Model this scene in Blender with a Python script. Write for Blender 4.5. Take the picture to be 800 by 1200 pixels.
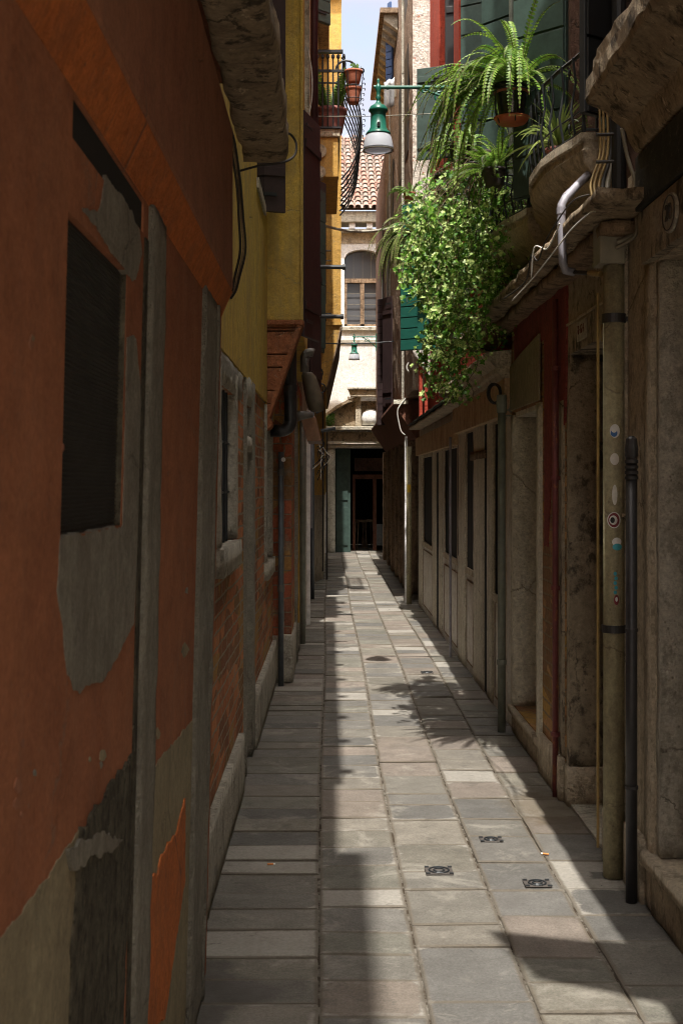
import bpy, bmesh, math, random
from mathutils import Vector, noise, Matrix
rnd = random.Random(7)
R = math.radians
for o in list(bpy.data.objects): bpy.data.objects.remove(o)
sc = bpy.context.scene
COL = sc.collection

# ------------------------------------------------------------------ camera
F = 1500.0; CU, CV, EYE = 384.0, 565.0, 1.55      # focal length in photo pixels, horizon, eye height
cam = bpy.data.cameras.new('camera'); camo = bpy.data.objects.new('camera', cam); COL.objects.link(camo)
camo.location = (0, 0, EYE); camo.rotation_euler = (R(90), 0, 0)
cam.sensor_fit = 'VERTICAL'; cam.sensor_height = 36; cam.sensor_width = 24
cam.lens = 36*F/1200; cam.shift_x = 16/1200; cam.shift_y = -35/1200
cam.clip_start = 0.05; cam.clip_end = 2000
cam.dof.use_dof = True; cam.dof.focus_distance = 9.0; cam.dof.aperture_fstop = 13
sc.camera = camo
# ------------------------------------------------------------------ light
SUN = Vector((0.07, 1.80, -4.30)).normalized()     # direction in which the light travels
elev = math.asin(-SUN.z); az = math.atan2(-SUN.x, -SUN.y)
w = bpy.data.worlds.new('World'); sc.world = w; w.use_nodes = True
nt = w.node_tree; nt.nodes.clear()
out = nt.nodes.new('ShaderNodeOutputWorld'); bg = nt.nodes.new('ShaderNodeBackground')
sky = nt.nodes.new('ShaderNodeTexSky'); sky.sky_type = 'NISHITA'; sky.sun_disc = False
sky.sun_elevation = elev; sky.sun_rotation = az; sky.dust_density = 1.5; sky.air_density = 1.0; sky.ozone_density = 1.0
tc = nt.nodes.new('ShaderNodeTexCoord'); mp = nt.nodes.new('ShaderNodeMapping'); mp.inputs['Scale'].default_value = (1, 1, 2.2)
ns = nt.nodes.new('ShaderNodeTexNoise'); ns.inputs['Scale'].default_value = 5.5; ns.inputs['Detail'].default_value = 9; ns.inputs['Roughness'].default_value = .55
cr = nt.nodes.new('ShaderNodeValToRGB'); cr.color_ramp.elements[0].position = .36; cr.color_ramp.elements[1].position = .66
cr.color_ramp.elements[0].color = (.45, .45, .45, 1)
mx = nt.nodes.new('ShaderNodeMixRGB')
L = nt.links.new
# clouds: ordinary white low down, much brighter overhead near the sun
sx = nt.nodes.new('ShaderNodeSeparateXYZ'); L(tc.outputs['Generated'], sx.inputs[0])
mr = nt.nodes.new('ShaderNodeMapRange'); mr.inputs[1].default_value = .35; mr.inputs[2].default_value = .85; L(sx.outputs[2], mr.inputs[0])
cc = nt.nodes.new('ShaderNodeMixRGB'); cc.inputs[1].default_value = (2.45, 2.2, 2.2, 1); cc.inputs[2].default_value = (26, 24, 21.5, 1); L(mr.outputs[0], cc.inputs[0]); L(cc.outputs[0], mx.inputs[2])
L(tc.outputs['Generated'], mp.inputs[0]); L(mp.outputs[0], ns.inputs['Vector']); L(ns.outputs[0], cr.inputs[0])
L(cr.outputs[0], mx.inputs[0]); L(sky.outputs[0], mx.inputs[1]); L(mx.outputs[0], bg.inputs[0]); L(bg.outputs[0], out.inputs[0])
bg.inputs[1].default_value = 0.15
sl = bpy.data.lights.new('sun', 'SUN'); sl.energy = 3.1; sl.angle = R(0.53); sl.color = (1, .95, .87)
so = bpy.data.objects.new('sun', sl); COL.objects.link(so); so.rotation_euler = SUN.to_track_quat('-Z', 'Y').to_euler(); so.location = (0, -10, 30)
sc.view_settings.view_transform = 'Standard'; sc.view_settings.look = 'None'
sc.view_settings.exposure = 1.28; sc.view_settings.gamma = 1
sc.cycles.filter_width = 1.05; sc.cycles.max_bounces = 8; sc.cycles.diffuse_bounces = 5; sc.cycles.caustics_reflective = False; sc.cycles.caustics_refractive = False

# ------------------------------------------------------------------ material helpers
class G:
    def __init__(s, name):
        s.m = bpy.data.materials.new(name); s.m.use_nodes = True; s.t = s.m.node_tree; s.t.nodes.clear()
        s.out = s.t.nodes.new('ShaderNodeOutputMaterial'); s.b = s.t.nodes.new('ShaderNodeBsdfPrincipled')
        s.t.links.new(s.b.outputs[0], s.out.inputs[0])
        s.pos = s.t.nodes.new('ShaderNodeNewGeometry').outputs['Position']
    def n(s, t, **k):
        x = s.t.nodes.new(t)
        for a, v in k.items(): setattr(x, a, v)
        return x
    def put(s, sock, v):
        if isinstance(v, bpy.types.NodeSocket): s.t.links.new(v, sock)
        elif v is not None: sock.default_value = (tuple(v) + (1,) if isinstance(v, tuple) and len(v) == 3 and sock.type == 'RGBA' else v)
    def map(s, vec=None, sc_=(1, 1, 1), loc=(0, 0, 0)):
        x = s.n('ShaderNodeMapping'); s.put(x.inputs[0], vec or s.pos); x.inputs['Scale'].default_value = sc_; x.inputs['Location'].default_value = loc
        return x.outputs[0]
    def noise(s, scale, detail=6, rough=.6, vec=None, dist=0):
        x = s.n('ShaderNodeTexNoise'); s.put(x.inputs['Vector'], vec or s.pos); x.inputs['Scale'].default_value = scale
        x.inputs['Detail'].default_value = detail; x.inputs['Roughness'].default_value = rough; x.inputs['Distortion'].default_value = dist
        return x.outputs[0]
    def voro(s, scale, vec=None, feature='F1', o=0):
        x = s.n('ShaderNodeTexVoronoi', feature=feature); s.put(x.inputs['Vector'], vec or s.pos); x.inputs['Scale'].default_value = scale
        return x.outputs[o]
    def ramp(s, f, *st):
        x = s.n('ShaderNodeValToRGB'); e = x.color_ramp.elements
        while len(e) < len(st): e.new(.5)
        for i, (p, c) in enumerate(st):
            e[i].position = p; e[i].color = (c, c, c, 1) if isinstance(c, (int, float)) else tuple(c) + (1,)
        s.put(x.inputs[0], f); return x.outputs[0]
    def mix(s, f, a, b, mode='MIX'):
        x = s.n('ShaderNodeMixRGB', blend_type=mode); s.put(x.inputs[0], f); s.put(x.inputs[1], a); s.put(x.inputs[2], b); return x.outputs[0]
    def math(s, op, a, b=0.0, c=0.0):
        x = s.n('ShaderNodeMath', operation=op); s.put(x.inputs[0], a); s.put(x.inputs[1], b); s.put(x.inputs[2], c); return x.outputs[0]
    def attr(s, name, o='Fac'):
        x = s.n('ShaderNodeAttribute'); x.attribute_name = name; return x.outputs[o]
    def bump(s, h, st=.3, dist=.01, nrm=None):
        x = s.n('ShaderNodeBump'); s.put(x.inputs['Height'], h); x.inputs['Strength'].default_value = st; x.inputs['Distance'].default_value = dist
        if nrm is not None: s.put(x.inputs['Normal'], nrm)
        return x.outputs[0]
    def fin(s, col, rough=.85, nrm=None, spec=.3, metal=0):
        s.put(s.b.inputs['Base Color'], col); s.put(s.b.inputs['Roughness'], rough)
        s.b.inputs['Specular IOR Level'].default_value = spec; s.b.inputs['Metallic'].default_value = metal
        if nrm is not None: s.put(s.b.inputs['Normal'], nrm)
        return s.m

def plaster(name, c1, c2, dirt=(.05, .045, .04), dirt_amt=.5, scale=2.5, bump=.5, fleck=None, streak=.5, grain=60, rough=.9, spec=.2):
    g = G(name)
    base = g.mix(g.ramp(g.noise(scale, 8, .65), (.35, 0.), (.65, 1.)), c1, c2)
    fine = g.ramp(g.noise(grain, 5, .75), (.3, .55), (.7, 1.25))  # grain contrast raised in colour because bumps shade weakly in soft light
    base = g.mix(.6, base, fine, 'MULTIPLY')
    base = g.mix(.75, base, g.ramp(g.noise(scale*6.5, 8, .72, None, .4), (.3, .66), (.5, .98), (.7, 1.22)), 'MULTIPLY')
    pits = g.voro(grain*.55, g.map(None, (1, 1, .8)))
    base = g.mix(g.math('MULTIPLY', g.ramp(pits, (.10, 1.), (.20, 0.)), g.ramp(g.noise(6, 5, .7), (.45, 0.), (.6, .75))), base, dirt)
    crk = g.n('ShaderNodeTexVoronoi', feature='DISTANCE_TO_EDGE'); g.put(crk.inputs['Vector'], g.mix(.12, g.pos, g.noise(7, 5, .7))); crk.inputs['Scale'].default_value = 2.6
    crack = g.math('MULTIPLY', g.ramp(crk.outputs[0], (.003, 1.), (.010, 0.)), g.ramp(g.noise(2.1, 4, .6, g.map(None, (1, 1, 1), (5, 1, 2))), (.50, 0.), (.58, .8)))
    base = g.mix(crack, base, dirt)
    st = g.noise(3.0, 6, .6, g.map(None, (3.2, 3.2, .28)))
    base = g.mix(g.math('MULTIPLY', g.ramp(st, (.48, 0.), (.72, 1.)), streak), base, dirt)
    d = g.noise(scale*2.3, 9, .72, g.map(None, (1, 1, .7), (3, 7, 1)))
    base = g.mix(g.math('MULTIPLY', g.ramp(d, (.52, 0.), (.60, 1.)), dirt_amt), base, dirt)
    if fleck: base = g.mix(g.ramp(g.noise(scale*3.1, 8, .75, g.map(None, (1, 1, 1), (9, 2, 5))), (.60, 0.), (.63, 1.)), base, fleck)
    h = g.math('ADD', g.noise(grain, 5, .75), g.math('MULTIPLY', g.noise(scale*5, 8, .68), 2.6))
    return g.fin(base, rough, g.bump(g.math('SUBTRACT', h, crack), min(1, bump*1.3), .012), spec)

def simple(name, c, rough=.6, metal=0, spec=.4, var=.35, scale=12, bump=.15, wear=None, wpos=.62):
    g = G(name); f = g.ramp(g.noise(scale, 7, .65), (.3, 1-var), (.7, 1+var*.4))
    col = g.mix(1, c, f, 'MULTIPLY')
    if wear: col = g.mix(g.ramp(g.noise(scale*1.7, 9, .75, g.map(None, (1, 1, .5))), (wpos, 0.), (wpos+.04, 1.)), col, wear)
    return g.fin(col, rough, g.bump(g.noise(scale*4, 4), bump, .003), spec, metal)

def brickmat(name, c1, c2, mortar, bw=.25, bh=.064, yel=(.42, .27, .09), bump=.9):
    g = G(name)
    sp = g.n('ShaderNodeSeparateXYZ'); g.put(sp.inputs[0], g.pos)
    wob = g.noise(3, 3, .5); wob2 = g.noise(17, 3, .5)
    hx = g.math('ADD', g.math('ADD', sp.outputs[0], sp.outputs[1]), g.math('MULTIPLY', wob2, .05))
    hz = g.math('ADD', sp.outputs[2], g.math('ADD', g.math('MULTIPLY', wob, .022), g.math('MULTIPLY', wob2, .018)))
    cb = g.n('ShaderNodeCombineXYZ'); g.put(cb.inputs[0], hx); g.put(cb.inputs[1], hz)
    b = g.n('ShaderNodeTexBrick'); g.put(b.inputs['Vector'], cb.outputs[0]); b.inputs['Scale'].default_value = 1
    b.inputs['Color1'].default_value = tuple(c1)+(1,); b.inputs['Color2'].default_value = tuple(c2)+(1,); b.inputs['Mortar'].default_value = tuple(mortar)+(1,)
    b.inputs['Brick Width'].default_value = bw; b.inputs['Row Height'].default_value = bh; b.inputs['Mortar Size'].default_value = .007
    b.inputs['Mortar Smooth'].default_value = .35; b.inputs['Bias'].default_value = -.1
    # per-brick tint
    cell = g.voro(1, g.map(cb.outputs[0], (1/bw*.8, 1/bh*.55, 1)), 'F1', 1)
    s2 = g.n('ShaderNodeSeparateColor'); g.put(s2.inputs[0], cell)
    notm = g.math('SUBTRACT', 1, b.outputs['Fac'])
    col = g.mix(g.math('MULTIPLY', g.ramp(s2.outputs[0], (.70, 0.), (.74, 1.)), g.math('MULTIPLY', notm, .75)), b.outputs[0], yel)
    col = g.mix(g.math('MULTIPLY', g.ramp(s2.outputs[1], (.62, 0.), (.66, 1.)), g.math('MULTIPLY', notm, .6)), col, (.16, .09, .06))
    col = g.mix(g.ramp(g.noise(4.5, 9, .75), (.56, 0.), (.62, .8)), col, mortar)
    col = g.mix(.7, col, g.ramp(g.noise(45, 6, .7), (.25, .45), (.7, 1.25)), 'MULTIPLY')
    h = g.math('SUBTRACT', g.math('MULTIPLY', g.noise(38, 6, .7), .8), g.math('MULTIPLY', b.outputs['Fac'], 1.3))
    return g.fin(col, .92, g.bump(h, bump, .014), .15)

M = {}
M['orange'] = plaster('orange_stucco', (.42, .17, .083), (.345, .13, .065), (.27, .15, .10), .12, 1.4, .5, None, .25, 90)
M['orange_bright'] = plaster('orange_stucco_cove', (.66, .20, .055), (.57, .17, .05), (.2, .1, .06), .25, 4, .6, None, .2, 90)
M['orange_dark'] = plaster('brown_orange_stucco', (.40, .18, .105), (.34, .145, .085), (.22, .12, .08), .15, 1.7, .4, None, .35, 90)
M['greyplaster'] = plaster('grey_plaster', (.40, .375, .31), (.32, .295, .24), (.17, .155, .13), .35, 5, .8, None, .4, 110)
M['olive'] = plaster('olive_plaster', (.36, .31, .20), (.30, .25, .16), (.17, .15, .10), .3, 3, .5, None, .4, 90)
M['stone'] = plaster('istrian_stone', (.68, .64, .54), (.55, .51, .42), (.19, .17, .13), .45, 6, .9, None, .5, 70)
M['stonedark'] = plaster('weathered_stone', (.52, .41, .28), (.36, .275, .18), (.07, .055, .04), .85, 5, 1.1, (.60, .48, .33), .5, 45)
M['stonewarm'] = plaster('warm_stone', (.68, .59, .45), (.57, .48, .355), (.20, .165, .12), .55, 5, .9, None, .22, 60)
M['moss'] = plaster('mossy_dark_stone', (.22, .195, .14), (.09, .08, .055), (.03, .027, .02), .7, 14, 1.4, (.22, .2, .14), .4, 60)
M['yellow'] = plaster('yellow_stucco', (.66, .46, .10), (.57, .38, .085), (.28, .24, .13), .3, 1.8, .5, None, .5, 80)
M['yellow2'] = plaster('ochre_stucco', (.66, .40, .11), (.56, .33, .09), (.30, .23, .14), .25, 2.5, .4, None, .4, 70)
M['cream'] = plaster('cream_plaster', (.80, .75, .62), (.72, .66, .52), (.34, .29, .2), .25, 4, .8, None, .35, 55)
M['white'] = plaster('white_stucco', (.88, .875, .87), (.85, .84, .82), (.55, .5, .44), .25, 2.2, .3, None, .35, 40)
M['red'] = plaster('red_stucco', (.46, .075, .04), (.40, .06, .035), (.16, .05, .04), .3, 2.2, .5, None, .5, 60)
M['burgundy'] = plaster('burgundy_paint', (.30, .07, .06), (.25, .058, .05), (.07, .04, .035), .3, 3, .5, None, .4, 60)
M['brownwall'] = plaster('brown_stucco', (.20, .11, .08), (.14, .08, .06), (.06, .05, .04), .5, 3, .7, None, .5, 50)
M['roughbrown'] = plaster('rough_brown_masonry', (.46, .33, .23), (.30, .20, .14), (.10, .07, .055), .75, 7, 1.6, (.80, .74, .64), .6, 30)
M['peel'] = plaster('peeling_white_plaster', (.82, .78, .70), (.74, .69, .6), (.40, .34, .27), .4, 5, 1.0, (.50, .20, .11), .3, 40)
M['shopgrey'] = plaster('grey_shop_panel', (.74, .71, .65), (.68, .64, .57), (.34, .24, .13), .35, 2.2, .35, None, .35, 50, .6)
M['fascia'] = plaster('ochre_fascia_board', (.62, .46, .27), (.52, .37, .21), (.24, .10, .05), .5, 3, .4, None, .5, 50, .6)
M['darkplaster'] = plaster('dark_stained_plaster', (.50, .42, .31), (.38, .32, .235), (.07, .06, .047), .85, 3.2, 1.0, None, .3, 55)
M['slate'] = plaster('dark_slate', (.055, .055, .042), (.038, .038, .03), (.09, .08, .06), .4, 9, .5, (.14, .12, .09), .3, 60)
M['brick'] = brickmat('old_brick', (.62, .26, .12), (.40, .15, .075), (.38, .31, .22))
M['brickred'] = brickmat('red_brick', (.48, .15, .08), (.33, .10, .055), (.26, .2, .14), .20, .11)
M['bracketbrick'] = plaster('terracotta_block', (.50, .20, .095), (.40, .15, .07), (.16, .09, .06), .45, 7, .9, (.50, .38, .27), .3, 45)
M['ochrebrick'] = brickmat('ochre_brick', (.50, .29, .13), (.36, .19, .10), (.28, .21, .13), .2, .07, (.48, .30, .08))
M['wood'] = plaster('weathered_wood', (.44, .31, .20), (.30, .20, .13), (.09, .065, .045), .6, 6, .8, None, .9, 50)
M['woodred'] = plaster('red_brown_board', (.24, .11, .07), (.18, .08, .055), (.08, .045, .035), .4, 4, .4, None, .6, 50)
M['brownshutter'] = simple('dark_brown_paint', (.045, .026, .026), .55, wear=(.12, .08, .07), wpos=.70)
M['maroon'] = simple('maroon_paint', (.085, .03, .038), .5)
M['greenshutter'] = simple('dark_green_paint', (.05, .085, .072), .55, wear=(.12, .13, .11), wpos=.72)
M['teal'] = simple('bright_green_paint', (.012, .095, .07), .45, var=.2)
M['blue'] = simple('blue_paint', (.035, .075, .19), .5, var=.25)
M['black'] = simple('black_paint', (.012, .012, .012), .5)
M['iron'] = simple('wrought_iron', (.030, .034, .038), .45, .3, .5, wear=(.16, .10, .06), wpos=.68)
M['interior'] = simple('dark_interior', (.008, .007, .006), .9)  # near-black colour stands in for the shade inside rooms and openings
M['lampgreen'] = simple('lamp_green_enamel', (.012, .125, .085), .35, 0, .5, .2)
M['pipepale'] = plaster('pale_drainpipe', (.40, .36, .22), (.33, .29, .18), (.16, .13, .09), .35, 6, .3, None, .5, 60, .55)
M['pipegrey'] = simple('grey_drainpipe', (.17, .165, .15), .5, .1, .5, wear=(.30, .28, .24), wpos=.66)
M['pipegreen'] = simple('grey_green_pipe', (.20, .215, .175), .5, wear=(.12, .1, .07), wpos=.66)
M['pipeblue'] = simple('blue_grey_pipe', (.13, .145, .16), .5, .2, wear=(.25, .2, .15), wpos=.7)
M['pipedark'] = simple('dark_pipe', (.05, .048, .05), .45, .3, .5, wear=(.14, .12, .1), wpos=.68)
M['pipered'] = simple('red_rust_pipe', (.17, .045, .045), .6, wear=(.25, .09, .04), wpos=.56)
M['pipelilac'] = simple('galvanised_pipe', (.30, .29, .33), .6, .2, .5, .3, wear=(.2, .17, .16), wpos=.66)
M['yellowline'] = simple('yellow_gas_pipe', (.48, .30, .05), .5)
M['copper'] = simple('copper_sheet', (.22, .12, .075), .4, .5)
M['tarp'] = simple('olive_tarpaulin', (.12, .10, .065), .6, bump=.5)
M['greymetal'] = simple('grey_box_enamel', (.24, .22, .17), .5, .1)
M['cable'] = simple('dark_cable', (.03, .026, .022), .6)
M['whitecable'] = simple('white_cable', (.62, .60, .54), .5)
M['yellowcable'] = simple('tan_cable', (.30, .20, .07), .55)
M['terracotta'] = simple('terracotta_pot', (.42, .15, .085), .75, wear=(.55, .38, .28), wpos=.66)
M['plasticpot'] = simple('pink_brown_plastic', (.30, .115, .10), .45, var=.2)
M['blackpot'] = simple('black_glazed_pot', (.02, .019, .019), .22, 0, .6)
M['saucer'] = simple('orange_saucer', (.50, .13, .05), .5)
M['basket'] = simple('dark_wicker', (.045, .035, .032), .8, bump=.8)
M['soil'] = simple('potting_soil', (.04, .03, .02), .95)
M['butt'] = simple('cigarette_filter', (.75, .28, .08), .7); M['paper'] = simple('cigarette_paper', (.8, .78, .72), .8)
M['redsign'] = simple('red_enamel', (.5, .03, .03), .4); M['whitesign'] = simple('white_enamel', (.8, .8, .78), .4)
M['sblue'] = simple('blue_print', (.05, .16, .42), .5); M['scyan'] = simple('cyan_print', (.06, .38, .48), .5)
M['sred'] = simple('dark_red_print', (.22, .03, .04), .5); M['gold'] = simple('yellow_print', (.6, .38, .02), .5)
M['plaquered'] = simple('faded_red_paint', (.20, .07, .05), .8); M['number'] = simple('relief_dark', (.07, .055, .045), .9)
M['plate'] = simple('worn_iron_plate', (.10, .088, .08), .6, .3, wear=(.2, .16, .13))
M['cloth'] = simple('white_cloth', (.8, .8, .8), .9, bump=.3)
g = G('leaded_glass'); M['glass'] = g.fin(g.mix(g.noise(2), (.012, .014, .014), (.03, .03, .028)), .12, None, .6)
g = G('lamp_glass'); g.b.inputs['Transmission Weight'].default_value = .5; g.b.inputs['IOR'].default_value = 1.2
M['lampglass'] = g.fin(g.mix(g.noise(30), (.80, .84, .95), (.88, .91, .98)), .38, None, .5)
g = G('window_pane'); M['pane'] = g.fin((.10, .10, .105), .15, None, .7)
# grille
g = G('rusty_mesh'); M['grille'] = g.fin(g.mix(g.noise(14, 8, .7), (.006, .005, .004), (.028, .021, .015)), .85, g.bump(g.noise(70), .5), .2)
# foliage
def leafmat(name, c1, c2, tip=None, vari=None, trans=.25):
    g = G(name); a = g.attr('tone')
    col = g.mix(a, c1, c2)
    if vari:  # variegated leaves: a share of them pale
        col = g.mix(g.ramp(a, (.66, 0.), (.72, 1.)), g.mix(g.math('MULTIPLY', a, 1.4), c1, c2), vari)
        col = g.mix(g.ramp(g.noise(60, 3), (.48, 0.), (.54, .65)), col, c1)
    col = g.mix(.4, col, g.ramp(g.noise(22, 3), (.3, .6), (.7, 1.2)), 'MULTIPLY')
    g.fin(col, .48, None, .35)
    tr = g.n('ShaderNodeBsdfTranslucent'); g.put(tr.inputs[0], col); ms = g.n('ShaderNodeMixShader'); ms.inputs[0].default_value = trans
    g.t.links.new(g.b.outputs[0], ms.inputs[1]); g.t.links.new(tr.outputs[0], ms.inputs[2]); g.t.links.new(ms.outputs[0], g.out.inputs[0])
    return g.m
M['fern'] = leafmat('fern_green', (.05, .14, .015), (.30, .46, .07), trans=.35)
M['fernlight'] = leafmat('olive_fern_green', (.10, .16, .035), (.30, .36, .10), trans=.35)
M['ivy'] = leafmat('variegated_ivy', (.035, .13, .012), (.24, .46, .05), vari=(.62, .76, .26), trans=.3)
M['bush'] = leafmat('bush_green', (.06, .15, .025), (.20, .34, .06), trans=.3)
M['stem'] = simple('brown_stem', (.11, .075, .04), .8)
# roof tiles
g = G('roof_tile'); a = g.attr('tone')
col = g.ramp(a, (0, (.20, .095, .07)), (.35, (.27, .155, .12)), (.6, (.20, .16, .135)), (.85, (.31, .235, .20)), (1, (.10, .075, .06)))
col = g.mix(g.ramp(g.noise(9, 8, .7), (.52, 0.), (.6, .7)), col, (.17, .15, .12))
M['tile'] = g.fin(col, .9, g.bump(g.noise(40), .4), .2)
# paving
g = G('trachyte_paving')
uv = g.n('ShaderNodeUVMap'); uv.uv_map = 'edge'       # x: metres to the nearest edge across, y: along
sp = g.n('ShaderNodeSeparateXYZ'); g.put(sp.inputs[0], uv.outputs[0])
tcol = g.attr('tint', 'Color'); ins = g.attr('inset')
raw = g.math('MINIMUM', sp.outputs[0], sp.outputs[1])
qx = g.math('MAXIMUM', g.math('SUBTRACT', .06, sp.outputs[0]), 0); qy = g.math('MAXIMUM', g.math('SUBTRACT', .06, sp.outputs[1]), 0)
rnd_ = g.math('SUBTRACT', .06, g.math('SQRT', g.math('ADD', g.math('MULTIPLY', qx, qx), g.math('MULTIPLY', qy, qy))))
edge = g.math('ADD', rnd_, g.math('MAXIMUM', g.math('SUBTRACT', raw, .06), 0))       # rounded corners
wob = g.math('MULTIPLY', g.math('SUBTRACT', g.noise(5.5, 10, .72, None, 1.4), .5), .13)
mask = g.ramp(g.math('ADD', g.math('SUBTRACT', g.math('ADD', edge, wob), ins), .5), (.492, 0.), (.506, 1.))
body = g.mix(g.ramp(g.noise(6, 8, .7), (.3, 0.), (.7, 1.)), g.mix(1, tcol, (.45, .425, .385), 'MULTIPLY'), g.mix(1, tcol, (.80, .765, .70), 'MULTIPLY'))
body = g.mix(.8, body, g.ramp(g.noise(110, 5, .75), (.28, .45), (.7, 1.42)), 'MULTIPLY')
pale = g.mix(g.noise(5, 7, .7), (.21, .195, .17), (.35, .33, .295))
pale = g.mix(.7, pale, g.ramp(g.noise(60, 8, .78), (.3, .6), (.7, 1.25)), 'MULTIPLY')
col = g.mix(g.math('MULTIPLY', mask, .88), pale, body)
col = g.mix(g.ramp(g.noise(2.3, 9, .75, None, .6), (.54, 0.), (.62, .5)), col, (.30, .28, .24))
col = g.mix(g.ramp(g.noise(3.4, 10, .8, g.map(None, (1, 1, 1), (7, 3, 0))), (.57, 0.), (.60, .45)), col, (.085, .078, .068))
wet = g.n('ShaderNodeVectorMath', operation='DISTANCE'); g.put(wet.inputs[0], g.map(None, (1, .8, 1))); wet.inputs[1].default_value = (-.42, 3.1, 0)
col = g.mix(g.ramp(g.math('ADD', wet.outputs[1], g.math('MULTIPLY', g.noise(5, 6), .35)), (.36, .75), (.42, 0.)), col, (.06, .055, .05))
wet2 = g.n('ShaderNodeVectorMath', operation='DISTANCE'); g.put(wet2.inputs[0], g.map(None, (1, .5, 1))); wet2.inputs[1].default_value = (1.05, 3.05, 0)
col = g.mix(g.ramp(g.math('ADD', wet2.outputs[1], g.math('MULTIPLY', g.noise(7, 6), .35)), (.30, .7), (.40, 0.)), col, (.10, .075, .045))
col = g.mix(g.ramp(g.noise(31, 7, .8), (.655, 0.), (.69, .75)), col, (.07, .06, .05))
col = g.mix(g.ramp(g.noise(1.1, 9, .7, g.map(None, (1, 1, 1), (4, 4, 0))), (.56, 0.), (.68, .38)), col, (.13, .12, .11))
col = g.mix(g.ramp(g.voro(7, g.map(None, (1, .8, 1))), (.022, .8), (.032, 0.)), col, (.05, .05, .048))
col = g.mix(g.ramp(g.math('ADD', raw, g.math('MULTIPLY', g.noise(30, 5), .010)), (.007, .75), (.016, 0.)), col, (.12, .10, .075))
h = g.math('ADD', g.math('MULTIPLY', g.noise(60, 7, .75), .9), g.math('MULTIPLY', mask, .5))
h = g.math('ADD', h, g.math('MULTIPLY', g.noise(9, 5), 1.6))
M['paving'] = g.fin(col, g.ramp(g.noise(8, 5), (.3, .62), (.7, .9)), g.bump(h, .8, .009), .3)
g = G('dark_joint_dirt'); M['joint'] = g.fin(g.mix(g.ramp(g.noise(13, 7, .7), (.42, 0.), (.56, 1.)), (.17, .155, .13), (.05, .038, .027)), .95, g.bump(g.noise(80), .6, .01), .1)

# ------------------------------------------------------------------ geometry helpers
def tag(o, label=None, cat=None, group=None, kind=None):
    for k, v in (('label', label), ('category', cat), ('group', group), ('kind', kind)):
        if v: o[k] = v
    return o
def thing(name, label, cat, loc=(0, 0, 0), rz=0, group=None):
    o = bpy.data.objects.new(name, None); COL.objects.link(o); o.location = loc; o.rotation_euler = (0, 0, rz); o.empty_display_size = .2
    return tag(o, label, cat, group)
def wloc(o):
    v = Vector((0, 0, 0))
    while o: v += o.location; o = o.parent
    return v

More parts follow.
